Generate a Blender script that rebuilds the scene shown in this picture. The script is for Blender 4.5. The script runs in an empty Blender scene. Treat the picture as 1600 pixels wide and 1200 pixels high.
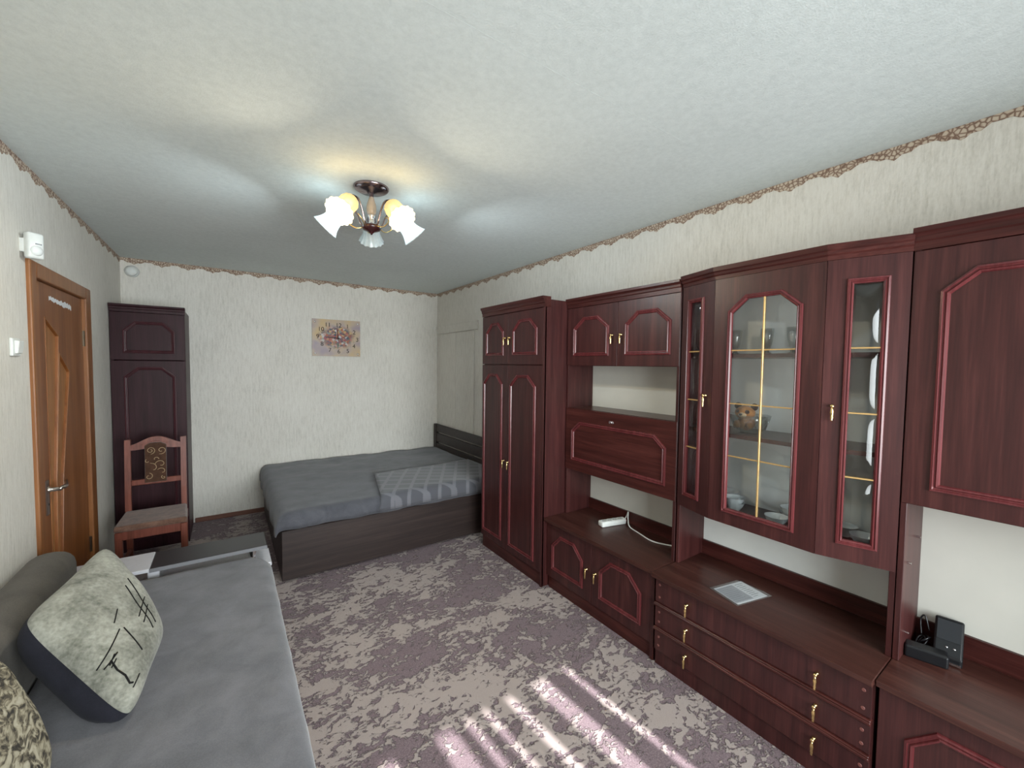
import bpy, bmesh, math, random
from mathutils import Vector, Matrix, noise as mnoise
from mathutils.geometry import tessellate_polygon

random.seed(7)
sc = bpy.context.scene
C = sc.collection
PI = math.pi

# ------------------------------------------------------------------ camera
CAMX, CAMY, CAMZ = 0.775, 0.0, 1.57
YAW, PITCH, ROLL, FPX = 0.605868, -0.0455267, 0.0120430, 643.766
fwd = Vector((math.sin(YAW) * math.cos(PITCH), math.cos(YAW) * math.cos(PITCH), math.sin(PITCH)))
rgt = Vector((math.cos(YAW), -math.sin(YAW), 0))
upv = rgt.cross(fwd)
r2 = rgt * math.cos(ROLL) + upv * math.sin(ROLL)
u2 = upv * math.cos(ROLL) - rgt * math.sin(ROLL)
cam = bpy.data.cameras.new('camera')
cam.sensor_width = 36.0
cam.lens = FPX * 36.0 / 1600.0
cam.clip_start = 0.02
camo = bpy.data.objects.new('camera', cam)
C.objects.link(camo)
m = Matrix.Identity(4)
for i in range(3):
    m[i][0], m[i][1], m[i][2] = r2[i], u2[i], -fwd[i]
m[0][3], m[1][3], m[2][3] = CAMX, CAMY, CAMZ
camo.matrix_world = m
sc.camera = camo

# ------------------------------------------------------------------ world, sun, added daylight
w = bpy.data.worlds.new('sky')
sc.world = w
w.use_nodes = True
wn = w.node_tree.nodes
wn['Background'].inputs[0].default_value = (0.62, 0.78, 1.0, 1)
wn['Background'].inputs[1].default_value = 1.2

SUN_DX = -0.08            # plan drift of the sun beams per metre of depth
sl = bpy.data.lights.new('sun', 'SUN')
sl.energy = 19.0
sl.angle = math.radians(0.6)
sl.color = (1.0, 0.96, 0.98)
so = bpy.data.objects.new('sun', sl)
C.objects.link(so)
sdir = Vector((SUN_DX, 1.0, -0.6587)).normalized()
so.rotation_euler = sdir.to_track_quat('-Z', 'Y').to_euler()

al = bpy.data.lights.new('added_daylight', 'AREA')  # area light added on the room side of the blinds, stands in for daylight
al.shape = 'RECTANGLE'
al.size, al.size_y = 2.0, 1.35
al.energy = 80.0
al.spread = math.radians(118)
al.color = (0.9, 0.98, 1.0)
ao = bpy.data.objects.new('added_daylight', al)
C.objects.link(ao)
ao.location = (1.72, -1.40, 1.35)
ao.rotation_euler = (math.radians(84), 0, 0)

sc.view_settings.view_transform = 'Standard'
sc.view_settings.look = 'None'
sc.view_settings.gamma = 1.0
sc.view_settings.use_curve_mapping = False
sc.view_settings.exposure = 0.0

# ------------------------------------------------------------------ room constants (metres)
XL, XR, YF, YB, H = 0.014, 3.044, 5.002, -1.60, 2.483

# ------------------------------------------------------------------ mesh helpers
ORG = {}


class MB:
    def __init__(self):
        self.v = []
        self.f = []

    def add(self, vs, fs, M=None):
        n = len(self.v)
        if M is not None:
            vs = [M @ Vector(p) for p in vs]
        self.v += [tuple(p) for p in vs]
        self.f += [tuple(i + n for i in f) for f in fs]
        return self

    def box(self, x0, x1, y0, y1, z0, z1, M=None):
        vs = [(x, y, z) for z in (z0, z1) for y in (y0, y1) for x in (x0, x1)]
        fs = [(0, 2, 3, 1), (4, 5, 7, 6), (0, 1, 5, 4), (2, 6, 7, 3), (0, 4, 6, 2), (1, 3, 7, 5)]
        return self.add(vs, fs, M)

    def prism(self, poly, w0, w1, M=None):
        n = len(poly)
        vs = [(a, b, w0) for a, b in poly] + [(a, b, w1) for a, b in poly]
        fs = [tuple(range(n))[::-1], tuple(range(n, 2 * n))]
        fs += [(i, (i + 1) % n, n + (i + 1) % n, n + i) for i in range(n)]
        return self.add(vs, fs, M)

    def lathe(self, prof, n=24, M=None, cap0=True, cap1=True, wob=None):
        vs, fs = [], []
        for j, (r, z) in enumerate(prof):
            for i in range(n):
                a = 2 * PI * i / n
                rr = r * (wob(a, j / (len(prof) - 1)) if wob else 1)
                vs.append((rr * math.cos(a), rr * math.sin(a), z))
        for j in range(len(prof) - 1):
            for i in range(n):
                k = (i + 1) % n
                fs.append((j * n + i, j * n + k, (j + 1) * n + k, (j + 1) * n + i))
        if cap0:
            fs.append(tuple(range(n))[::-1])
        if cap1:
            fs.append(tuple(range((len(prof) - 1) * n, len(prof) * n)))
        return self.add(vs, fs, M)

    def tube(self, path, r, n=8, M=None):
        P = [Vector(p) for p in path]
        R = r if isinstance(r, (list, tuple)) else [r] * len(P)
        T = []
        for i in range(len(P)):
            a, b = P[max(i - 1, 0)], P[min(i + 1, len(P) - 1)]
            T.append((b - a).normalized())
        ref = Vector((0, 0, 1)) if abs(T[0].z) < .9 else Vector((1, 0, 0))
        nrm = T[0].cross(ref).normalized()
        vs, fs = [], []
        for i, p in enumerate(P):
            nrm = (nrm - T[i] * nrm.dot(T[i])).normalized()
            bn = T[i].cross(nrm)
            for k in range(n):
                a = 2 * PI * k / n
                vs.append(tuple(p + (nrm * math.cos(a) + bn * math.sin(a)) * R[i]))
        for i in range(len(P) - 1):
            for k in range(n):
                q = (k + 1) % n
                fs.append((i * n + k, i * n + q, (i + 1) * n + q, (i + 1) * n + k))
        fs.append(tuple(range(n))[::-1])
        fs.append(tuple(range((len(P) - 1) * n, len(P) * n)))
        return self.add(vs, fs, M)

    def sphere(self, c, rx, ry, rz, nu=16, nv=10, M=None):
        vs, fs = [], []
        for j in range(1, nv):
            t = PI * j / nv
            for i in range(nu):
                a = 2 * PI * i / nu
                vs.append((c[0] + rx * math.sin(t) * math.cos(a), c[1] + ry * math.sin(t) * math.sin(a), c[2] + rz * math.cos(t)))
        for j in range(nv - 2):
            for i in range(nu):
                k = (i + 1) % nu
                fs.append((j * nu + i, (j + 1) * nu + i, (j + 1) * nu + k, j * nu + k))
        vs += [(c[0], c[1], c[2] + rz), (c[0], c[1], c[2] - rz)]
        t, b = len(vs) - 2, len(vs) - 1
        for i in range(nu):
            k = (i + 1) % nu
            fs.append((t, i, k))
            fs.append((b, (nv - 2) * nu + k, (nv - 2) * nu + i))
        return self.add(vs, fs, M)

    def grid(self, fn, nu, nv, M=None):
        vs = [fn(i / nu, j / nv) for j in range(nv + 1) for i in range(nu + 1)]
        fs = [(j * (nu + 1) + i, j * (nu + 1) + i + 1, (j + 1) * (nu + 1) + i + 1, (j + 1) * (nu + 1) + i)
              for j in range(nv) for i in range(nu)]
        return self.add(vs, fs, M)

    def ringsweep(self, poly, prof, M=None):
        """closed polygon (ccw, u,v) swept by profile of (inward offset, height)"""
        n = len(poly)
        rings = [[(p[0], p[1], hgt) for p in inset(poly, d)] for d, hgt in prof]
        vs = [p for r in rings for p in r]
        fs = []
        for j in range(len(rings) - 1):
            for i in range(n):
                k = (i + 1) % n
                fs.append((j * n + i, j * n + k, (j + 1) * n + k, (j + 1) * n + i))
        return self.add(vs, fs, M)

    def mesh(self, name, org=(0, 0, 0), bev=0.0, smooth=False, segs=1, merge=False, recalc=True):
        me = bpy.data.meshes.new(name)
        me.from_pydata([(p[0] - org[0], p[1] - org[1], p[2] - org[2]) for p in self.v], [], self.f)
        bm = bmesh.new()
        bm.from_mesh(me)
        if merge:
            bmesh.ops.remove_doubles(bm, verts=bm.verts, dist=1e-5)
        if recalc:
            bmesh.ops.recalc_face_normals(bm, faces=bm.faces)
        if bev > 0:
            ed = [e for e in bm.edges if len(e.link_faces) == 2 and e.calc_face_angle(0) > 0.5]
            bmesh.ops.bevel(bm, geom=ed, offset=bev, segments=segs, profile=0.5, affect='EDGES', clamp_overlap=True)
        bm.to_mesh(me)
        bm.free()
        if smooth:
            me.shade_smooth()
        me.update()
        return me

    def build(self, name, mat, parent=None, bev=0.0, smooth=False, segs=1, merge=False, recalc=True, org=None):
        o0 = ORG[parent.name] if parent is not None else (org or (0, 0, 0))
        me = self.mesh(name, o0, bev, smooth, segs, merge, recalc)
        me.materials.append(mat)
        return put(name, me, parent, o0)


def put(name, me, parent=None, org=(0, 0, 0), loc=None):
    o = bpy.data.objects.new(name, me)
    C.objects.link(o)
    if parent is not None:
        o.parent = parent
    else:
        o.location = org
    if loc is not None:
        o.location = Vector(loc) - Vector(org) if parent is not None else loc
    ORG[o.name] = org
    return o


def inset(poly, d):
    n = len(poly)
    out = []
    for i in range(n):
        a, b, c = Vector(poly[i - 1]), Vector(poly[i]), Vector(poly[(i + 1) % n])
        e1, e2 = (b - a).normalized(), (c - b).normalized()
        n1, n2 = Vector((-e1.y, e1.x)), Vector((-e2.y, e2.x))
        q = b + (n1 + n2) * (d / (1 + n1.dot(n2)))
        out.append((q.x, q.y))
    return out


def thing(name, label, cat, loc, group=None):
    o = bpy.data.objects.new(name, None)
    o.empty_display_size = .1
    C.objects.link(o)
    o.location = loc
    o['label'] = label
    o['category'] = cat
    if group:
        o['group'] = group
    ORG[o.name] = tuple(loc)
    return o


def tag(o, label, cat, group=None):
    o['label'] = label
    o['category'] = cat
    if group:
        o['group'] = group
    return o


def structure(o, label=None):
    o['kind'] = 'structure'
    if label:
        o['label'] = label
    return o


def copy_thing(o, loc, label=None):
    c = o.copy()
    C.objects.link(c)
    c.location = loc
    if label:
        c['label'] = label
    for ch in o.children:
        k = ch.copy()
        C.objects.link(k)
        k.parent = c
        for g in ch.children:
            q = g.copy()
            C.objects.link(q)
            q.parent = k
    return c


def frame(O, u):
    """matrix from (u right, v up, w outward) to world, for a vertical front"""
    u = Vector((u[0], u[1], 0)).normalized()
    wv = Vector((u.y, -u.x, 0))
    M = Matrix.Identity(4)
    for i in range(3):
        M[i][0], M[i][1], M[i][2], M[i][3] = u[i], (0, 0, 1)[i], wv[i], O[i]
    return M


# ------------------------------------------------------------------ materials
def newmat(name):
    mt = bpy.data.materials.new(name)
    mt.use_nodes = True
    nt = mt.node_tree
    return mt, nt, nt.nodes['Principled BSDF']


def N(nt, typ, **kw):
    n = nt.nodes.new(typ)
    for k, v in kw.items():
        if k.startswith('_'):
            setattr(n, k[1:], v)
        else:
            n.inputs[k.replace('__', ' ')].default_value = v
    return n


def L(nt, a, b):
    nt.links.new(a, b)


def ramp(nt, fac, stops):
    r = nt.nodes.new('ShaderNodeValToRGB')
    e = r.color_ramp.elements
    while len(e) < len(stops):
        e.new(0.5)
    for i, (p, c) in enumerate(stops):
        e[i].position = p
        e[i].color = (c[0], c[1], c[2], 1)
    L(nt, fac, r.inputs[0])
    return r.outputs[0]


def coords(nt, scale=(1, 1, 1), rot=(0, 0, 0), kind='Object'):
    tc = nt.nodes.new('ShaderNodeTexCoord')
    mp = nt.nodes.new('ShaderNodeMapping')
    mp.inputs['Scale'].default_value = scale
    mp.inputs['Rotation'].default_value = rot
    L(nt, tc.outputs[kind], mp.inputs[0])
    return mp.outputs[0]


def noise(nt, vec, scale, detail=2, rough=.5, dist=0):
    n = N(nt, 'ShaderNodeTexNoise', Scale=scale, Detail=detail, Roughness=rough, Distortion=dist)
    L(nt, vec, n.inputs['Vector'])
    return n.outputs['Fac']


def math_(nt, op, a, b=None, clamp=False):
    n = nt.nodes.new('ShaderNodeMath')
    n.operation = op
    n.use_clamp = clamp
    for i, x in enumerate((a, b)):
        if x is None:
            continue
        if isinstance(x, (int, float)):
            n.inputs[i].default_value = x
        else:
            L(nt, x, n.inputs[i])
    return n.outputs[0]


def mixc(nt, fac, a, b):
    n = nt.nodes.new('ShaderNodeMix')
    n.data_type = 'RGBA'
    for i, x in ((0, fac), (6, a), (7, b)):
        if isinstance(x, (int, float)):
            n.inputs[i].default_value = x
        elif isinstance(x, tuple):
            n.inputs[i].default_value = (x[0], x[1], x[2], 1)
        else:
            L(nt, x, n.inputs[i])
    return n.outputs[2]


def bump(nt, bs, height, strength=.3, dist=.01):
    b = N(nt, 'ShaderNodeBump', Strength=strength, Distance=dist)
    L(nt, height, b.inputs['Height'])
    L(nt, b.outputs[0], bs.inputs['Normal'])


def srgb(r, g, b):
    f = lambda c: (c / 255 / 12.92) if c / 255 <= .04045 else ((c / 255 + .055) / 1.055) ** 2.4
    return (f(r), f(g), f(b))


def plain(name, col, rough=.5, metal=0.0, spec=.5, nz=0.0, nscale=40):
    mt, nt, bs = newmat(name)
    bs.inputs['Roughness'].default_value = rough
    bs.inputs['Metallic'].default_value = metal
    bs.inputs['Specular IOR Level'].default_value = spec
    v = coords(nt)
    f = noise(nt, v, nscale, 3)
    d = nz if nz else .04
    lo = tuple(c * (1 - d) for c in col)
    hi = tuple(min(1, c * (1 + d)) for c in col)
    L(nt, ramp(nt, f, [(.3, lo), (.7, hi)]), bs.inputs['Base Color'])
    return mt


def wood(name, dark, mid, light, axis='z', rough=.4, k=1.0, spec=.5, bmp=.06):
    mt, nt, bs = newmat(name)
    s = {'z': (26, 26, 1.3), 'y': (26, 1.3, 26), 'x': (1.3, 26, 26)}[axis]
    v = coords(nt, tuple(a * k for a in s))
    a = noise(nt, v, 1.0, 5, .6, .6)
    s2 = {'z': (180, 180, 6), 'y': (180, 6, 180), 'x': (6, 180, 180)}[axis]
    b = noise(nt, coords(nt, s2), 1.0, 2)
    f = math_(nt, 'ADD', math_(nt, 'MULTIPLY', a, .7), math_(nt, 'MULTIPLY', b, .3))
    L(nt, ramp(nt, f, [(.34, dark), (.5, mid), (.66, light)]), bs.inputs['Base Color'])
    bs.inputs['Roughness'].default_value = rough
    bs.inputs['Specular IOR Level'].default_value = spec
    bump(nt, bs, b, bmp, .002)
    return mt


MAHV = wood('mahogany_upright', srgb(48, 21, 21), srgb(63, 30, 29), srgb(79, 41, 39), 'z', .38, spec=.42)
MAHY = wood('mahogany_lengthwise', srgb(50, 22, 20), srgb(66, 31, 28), srgb(82, 42, 38), 'y', .34, spec=.28)
MAHT = wood('mahogany_top', srgb(52, 28, 24), srgb(67, 38, 33), srgb(82, 50, 43), 'y', .3, spec=.32)
MOULD = wood('cherry_moulding', srgb(82, 34, 36), srgb(96, 42, 44), srgb(110, 52, 54), 'z', .26)
TALLV = wood('dark_plum_laminate', srgb(40, 20, 24), srgb(52, 27, 32), srgb(62, 35, 40), 'z', .42, spec=.2)
DOORW = wood('honey_oak_door', srgb(112, 62, 26), srgb(134, 80, 38), srgb(150, 94, 50), 'z', .42, .7)
DOORI = wood('light_oak_inlay', srgb(136, 86, 42), srgb(160, 106, 58), srgb(176, 122, 74), 'z', .45, .7)
CASEW = wood('oak_casing', srgb(120, 70, 34), srgb(142, 90, 48), srgb(158, 104, 60), 'z', .42, .7)
CHAIRW = wood('reddish_beech', srgb(98, 50, 38), srgb(122, 66, 52), srgb(140, 82, 66), 'z', .38)
WENGE = wood('wenge_laminate', srgb(34, 24, 22), srgb(46, 34, 31), srgb(58, 45, 41), 'x', .45)
SKIRT = wood('brown_skirting', srgb(96, 60, 48), srgb(116, 76, 62), srgb(130, 90, 74), 'x', .45)
GOLD = plain('brass', (.83, .62, .28), .25, 1.0)
GOLDP = plain('gold_bar', srgb(214, 176, 118), .32, .6)
CHROME = plain('chrome', (.78, .78, .8), .15, 1.0)
GUNM = plain('dark_chrome', (.30, .24, .25), .18, 1.0)
NICKEL = plain('satin_nickel', (.55, .5, .45), .28, 1.0)
WHITEP = plain('white_plastic', srgb(226, 228, 224), .35)
BLACKP = plain('black_plastic', srgb(24, 25, 28), .3)
BLACKG = plain('black_glass', srgb(16, 17, 26), .06, 0, .7)
BACKW = plain('white_hardboard', srgb(216, 214, 205), .55, 0, .4, .03, 6)
CERAM = plain('white_ceramic', srgb(222, 228, 228), .18)
SCREW = plain('screw_cap_brown', srgb(120, 72, 66), .5)
PAPER = plain('white_paper', srgb(232, 233, 234), .6)
INK = plain('grey_print', srgb(168, 170, 176), .6)
INKD = plain('dark_ink', srgb(14, 13, 13), .6, 0, .2)
WTABLE = plain('white_laminate', srgb(205, 204, 210), .4)
DTABLE = plain('dark_table_laminate', srgb(50, 49, 52), .35)


def thin_glass(name, tint=(.96, .98, .98), base=.04):
    mt, nt, bs = newmat(name)
    out = nt.nodes['Material Output']
    nt.nodes.remove(bs)
    tr = N(nt, 'ShaderNodeBsdfTransparent', Color=(*tint, 1))
    gl = N(nt, 'ShaderNodeBsdfGlossy', Color=(1, 1, 1, 1), Roughness=.015)
    fr = N(nt, 'ShaderNodeFresnel', IOR=1.5)
    ge = nt.nodes.new('ShaderNodeNewGeometry')
    # same reflectance whichever face of the thin sheet is met
    L(nt, math_(nt, 'SUBTRACT', 1.5, math_(nt, 'MULTIPLY', ge.outputs['Backfacing'], 1.5 - 1 / 1.5)), fr.inputs['IOR'])
    mx = nt.nodes.new('ShaderNodeMixShader')
    f = math_(nt, 'MULTIPLY', fr.outputs[0], 1.1, True)
    if base > .04:
        f = math_(nt, 'ADD', f, base - .04, True)
    # a touch of procedural dust so that the pane is never perfectly clear
    d = noise(nt, coords(nt), 30, 3)
    f = math_(nt, 'ADD', f, math_(nt, 'MULTIPLY', d, .01), True)
    L(nt, f, mx.inputs[0])
    L(nt, tr.outputs[0], mx.inputs[1])
    L(nt, gl.outputs[0], mx.inputs[2])
    L(nt, mx.outputs[0], out.inputs[0])
    return mt


GLASS = thin_glass('clear_glass', (.99, .995, .995))
GLASSB = thin_glass('pressed_glass', (.90, .93, .94), .04)
CRYSTAL = thin_glass('crystal', (.9, .92, .92), .1)
SLEEVE = thin_glass('plastic_sleeve_film', (.95, .96, .97), .05)


def wallpaper(name, a, b, c, vertical=True, bm_=.25):
    mt, nt, bs = newmat(name)
    v = coords(nt, (70, 70, 9) if vertical else (40, 40, 40))
    f1 = noise(nt, v, 1.0, 4, .65)
    f2 = noise(nt, coords(nt), 2.2, 3)
    f3 = noise(nt, coords(nt, (150, 150, 60) if vertical else (170, 170, 170)), 1.0, 2)
    f = math_(nt, 'ADD', math_(nt, 'MULTIPLY', f1, .55), math_(nt, 'ADD', math_(nt, 'MULTIPLY', f2, .25), math_(nt, 'MULTIPLY', f3, .2)))
    L(nt, ramp(nt, f, [(.33, a), (.5, b), (.66, c)]), bs.inputs['Base Color'])
    bs.inputs['Roughness'].default_value = .8
    bs.inputs['Specular IOR Level'].default_value = .2
    bump(nt, bs, math_(nt, 'ADD', f1, f3), bm_, .004)
    return mt


WALLM = wallpaper('beige_wallpaper', srgb(202, 197, 187), srgb(221, 216, 207), srgb(230, 226, 218))
CEILM = wallpaper('ceiling_paper', srgb(204, 210, 208), srgb(213, 219, 217), srgb(220, 226, 224), False, .18)


def lace_mat():
    mt, nt, bs = newmat('lace_border_paper')
    v = coords(nt, (1, 1, 1))
    vo = N(nt, 'ShaderNodeTexVoronoi', Scale=62.0)
    vo.feature = 'DISTANCE_TO_EDGE'
    L(nt, v, vo.inputs['Vector'])
    f = noise(nt, v, 25, 3)
    g = math_(nt, 'ADD', vo.outputs['Distance'], math_(nt, 'MULTIPLY', f, .10))
    L(nt, ramp(nt, g, [(.09, srgb(124, 98, 84)), (.17, srgb(172, 150, 132)), (.3, srgb(200, 185, 166))]), bs.inputs['Base Color'])
    bs.inputs['Roughness'].default_value = .8
    return mt


LACE = lace_mat()


def carpet_mat():
    mt, nt, bs = newmat('mauve_relief_carpet')
    v = coords(nt, (0.85, 1.15, 1))
    big = noise(nt, v, 2.3, 2, .5, .3)
    mid = noise(nt, v, 13.0, 3, .6, .9)
    fin = noise(nt, v, 38.0, 4, .65, .7)
    f = math_(nt, 'ADD', math_(nt, 'MULTIPLY', big, .46), math_(nt, 'ADD', math_(nt, 'MULTIPLY', mid, .44), math_(nt, 'MULTIPLY', fin, .42)))
    mask = nt.nodes.new('ShaderNodeMapRange')
    mask.interpolation_type = 'SMOOTHSTEP'
    mask.inputs['From Min'].default_value = .655
    mask.inputs['From Max'].default_value = .672
    L(nt, f, mask.inputs['Value'])
    mk = mask.outputs[0]
    sp = noise(nt, coords(nt), 420, 2, .7)
    sp2 = noise(nt, coords(nt), 150, 2, .7)
    mauve = ramp(nt, math_(nt, 'ADD', math_(nt, 'MULTIPLY', sp, .5), math_(nt, 'MULTIPLY', sp2, .5)),
                 [(.36, srgb(98, 80, 86)), (.52, srgb(128, 109, 114)), (.66, srgb(168, 152, 155))])
    beige = ramp(nt, sp, [(.35, srgb(166, 151, 146)), (.65, srgb(184, 170, 164))])
    L(nt, mixc(nt, mk, mauve, beige), bs.inputs['Base Color'])
    bs.inputs['Roughness'].default_value = .95
    bs.inputs['Specular IOR Level'].default_value = .1
    bs.inputs['Sheen Weight'].default_value = .15
    wide = nt.nodes.new('ShaderNodeMapRange')
    wide.interpolation_type = 'SMOOTHSTEP'
    wide.inputs['From Min'].default_value = .635
    wide.inputs['From Max'].default_value = .685
    L(nt, f, wide.inputs['Value'])
    hgt = math_(nt, 'ADD', wide.outputs[0], math_(nt, 'MULTIPLY', sp, .25))
    bump(nt, bs, hgt, 1.0, .016)
    return mt


CARPET = carpet_mat()


def fabric(name, lo, hi, scale=9, rough=.9, sheen=.3, fine=260, bmp=.25):
    mt, nt, bs = newmat(name)
    a = noise(nt, coords(nt), scale, 4, .6, .4)
    b = noise(nt, coords(nt), fine, 2)
    f = math_(nt, 'ADD', math_(nt, 'MULTIPLY', a, .7), math_(nt, 'MULTIPLY', b, .3))
    L(nt, ramp(nt, f, [(.35, lo), (.65, hi)]), bs.inputs['Base Color'])
    bs.inputs['Roughness'].default_value = rough
    bs.inputs['Sheen Weight'].default_value = sheen
    bs.inputs['Specular IOR Level'].default_value = .15
    bump(nt, bs, f, bmp, .004)
    return mt


THROW = fabric('grey_velour', srgb(84, 84, 89), srgb(110, 109, 115), 7)
TAUPE = fabric('taupe_fabric', srgb(80, 75, 69), srgb(104, 98, 91), 6, .9, .1)
CHARC = fabric('charcoal_fabric', srgb(34, 34, 41), srgb(44, 44, 53), 12, .9, .03)
PLUSH = fabric('grey_green_plush', srgb(98, 98, 89), srgb(166, 165, 154), 8, .9, .15, 90, .7)
COVER = fabric('dark_grey_coverlet', srgb(72, 72, 78), srgb(92, 92, 98), 10)
BROWNU = fabric('brown_upholstery', srgb(70, 48, 36), srgb(88, 62, 48), 30)
SEATU = fabric('seat_upholstery', srgb(92, 66, 54), srgb(128, 98, 84), 24)
BEIGET = plain('beige_thread', srgb(176, 152, 118), .6)
TOYF = fabric('ginger_plush', srgb(168, 104, 46), srgb(206, 146, 84), 60)
TOYD = fabric('dark_plush', srgb(52, 34, 28), srgb(74, 50, 42), 60)


def checked():
    mt, nt, bs = newmat('checked_blanket_fabric')
    v = coords(nt, (1, 1, 1), (0, 0, .5))
    w1 = N(nt, 'ShaderNodeTexWave', Scale=2.6, Distortion=.0)
    w1.bands_direction = 'X'
    w2 = N(nt, 'ShaderNodeTexWave', Scale=2.6, Distortion=.0)
    w2.bands_direction = 'Y'
    for q in (w1, w2):
        L(nt, v, q.inputs['Vector'])
    mx = math_(nt, 'MAXIMUM', w1.outputs['Fac'], w2.outputs['Fac'])
    n = noise(nt, coords(nt), 120, 2)
    f = math_(nt, 'ADD', mx, math_(nt, 'MULTIPLY', n, .1))
    L(nt, ramp(nt, f, [(.88, srgb(84, 84, 90)), (.96, srgb(112, 111, 117))]), bs.inputs['Base Color'])
    bs.inputs['Roughness'].default_value = .9
    bs.inputs['Sheen Weight'].default_value = .3
    return mt


CHECK = checked()


def brush():
    mt, nt, bs = newmat('brush_stroke_print')
    v = coords(nt, (60, 18, 26), (.3, .5, .6))
    f = noise(nt, v, 1.0, 3, .6, 1.2)
    L(nt, ramp(nt, f, [(.38, srgb(50, 46, 42)), (.46, srgb(112, 104, 88)), (.54, srgb(176, 168, 146)), (.7, srgb(202, 196, 178))]), bs.inputs['Base Color'])
    bs.inputs['Roughness'].default_value = .85
    return mt


BRUSH = brush()

# ------------------------------------------------------------------ room shell
o = MB().box(-.2, 3.3, -1.85, 5.2, -.12, -.012).build('floor', plain('screed', srgb(120, 110, 100), .8))
structure(o)
o = MB().box(-.2, 3.3, -1.85, 5.2, H, H + .12).build('ceiling', CEILM)
structure(o)
for ys_ in (1.02, 3.107, 3.645):
    MB().box(XL, XR, ys_ - .001, ys_ + .001, H - .0002, H).build('paper_seam', CEILM, o)
# left wall with door opening
DY0, DY1, DZ1 = 2.957, 3.805, 1.965
b = MB()
b.box(-.12, XL, YB - .2, DY0 - .03, -.012, H)
b.box(-.12, XL, DY1 + .03, YF + .15, -.012, H)
b.box(-.12, XL, DY0 - .03, DY1 + .03, DZ1 + .03, H)
structure(b.build('wall_left', WALLM))
structure(MB().box(XL, XR, YF, YF + .12, -.012, H).build('wall_far', WALLM))
structure(MB().box(XR, XR + .12, YB - .2, YF + .12, -.012, H).build('wall_right', WALLM))
# back wall with an invented window opening (behind the camera)
WX0, WX1, WZ0, WZ1 = .7, 2.75, .75, 2.20
b = MB()
b.box(XL, WX0, YB - .2, YB, -.012, H)
b.box(WX1, XR, YB - .2, YB, -.012, H)
b.box(WX0, WX1, YB - .2, YB, -.012, WZ0)
b.box(WX0, WX1, YB - .2, YB, WZ1, H)
structure(b.build('wall_back', WALLM))

# unseen invented window: frame, panes, blind slats with gaps placed for the sun streaks
win = bpy.data.objects.new('added_window_1', None)
C.objects.link(win)
win.location = ((WX0 + WX1) / 2, YB, WZ0)
ORG[win.name] = tuple(win.location)
structure(win, 'invented unseen white window with hanging blind slats in the wall opposite the bed')
b = MB()
b.box(WX0, WX1, YB - .11, YB - .05, WZ0, WZ0 + .03).box(WX0, WX1, YB - .11, YB - .05, WZ1 - .008, WZ1)
b.box(WX0, WX0 + .05, YB - .11, YB - .05, WZ0, WZ1).box(WX1 - .05, WX1, YB - .11, YB - .05, WZ0, WZ1)
b.build('added_window_frame', WHITEP, win, .003)
MB().box(WX0 + .05, WX1 - .05, YB - .082, YB - .078, WZ0 + .03, WZ1 - .008).build('pane', GLASS, win)
MB().box(WX0 - .05, WX1 + .05, YB - .07, YB + .05, WZ0 - .03, WZ0).build('added_window_sill', WHITEP, win, .004)
# gaps: (floor x at y=1.54, width)
YS = YB + .09
gaps = [(2.19, .035), (2.02, .085), (1.845, .04), (1.715, .03), (1.625, .035), (1.51, .085), (1.27, .06), (1.12, .05)]
edges = []
for gx, gw in gaps:
    c = gx - SUN_DX * (1.54 - YS)
    edges.append((c - gw / 2, c + gw / 2))
edges.sort()
xs = [WX0 - .08] + [q for e in edges for q in e] + [WX1 + .08]
BLIND = fabric('cream_blind_fabric', srgb(214, 212, 204), srgb(226, 224, 216), 20)
for i in range(0, len(xs), 2):
    MB().box(xs[i], xs[i + 1], YS - .004, YS + .004, .35, 2.28).build('added_blind_slat', BLIND, win)  # added slats, spaced only to shape the sun streaks
MB().box(WX0 - .08, WX1 + .08, YS - .02, YS + .02, 2.28, 2.31).build('added_blind_rail', WHITEP, win)

# lace border under the ceiling, scalloped lower edge
def lace(name, p0, p1, nrm):
    p0, p1, nrm = Vector(p0), Vector(p1), Vector(nrm)
    Ln = (p1 - p0).length
    n = int(Ln / .0125)
    vs, fs = [], []
    for i in range(n + 1):
        s = Ln * i / n
        ph = (s / .19) % 1.0
        tri = 1 - abs(2 * ph - 1)
        tooth = abs(((s / .0475) % 1.0) * 2 - 1)
        dz = .016 + .030 * tri + .010 * tooth
        q = p0.lerp(p1, i / n)
        for off in (0, .002):
            t = q + nrm * off
            vs.append((t.x, t.y, H))
            vs.append((t.x, t.y, H - dz))
    for i in range(n):
        a, c = i * 4, i * 4 + 4
        fs += [(a, a + 1, c + 1, c), (a + 2, c + 2, c + 3, a + 3), (a + 1, a + 3, c + 3, c + 1)]
    return MB().add(vs, fs).build(name, LACE)


structure(lace('trim_1', (XL, YB, 0), (XL, YF, 0), (1, 0, 0)), 'brown lace paper border along the door wall')
structure(lace('trim_2', (XL, YF, 0), (XR, YF, 0), (0, -1, 0)), 'brown lace paper border above the clock')
structure(lace('trim_3', (XR, YF, 0), (XR, YB, 0), (-1, 0, 0)), 'brown lace paper border above the wall unit')

# skirting
structure(MB().box(.5, 1.1, YF - .014, YF, 0, .045).build('baseboard_far', SKIRT, bev=.003))
structure(MB().box(XL, XL + .014, YB, 2.87, 0, .045).build('baseboard_left', SKIRT, bev=.003))

o = MB().box(XL, XR, YB, YF, -.012, 0).build('carpet', CARPET)
tag(o, 'mauve and beige relief-patterned carpet covering the whole floor', 'carpet')

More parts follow.
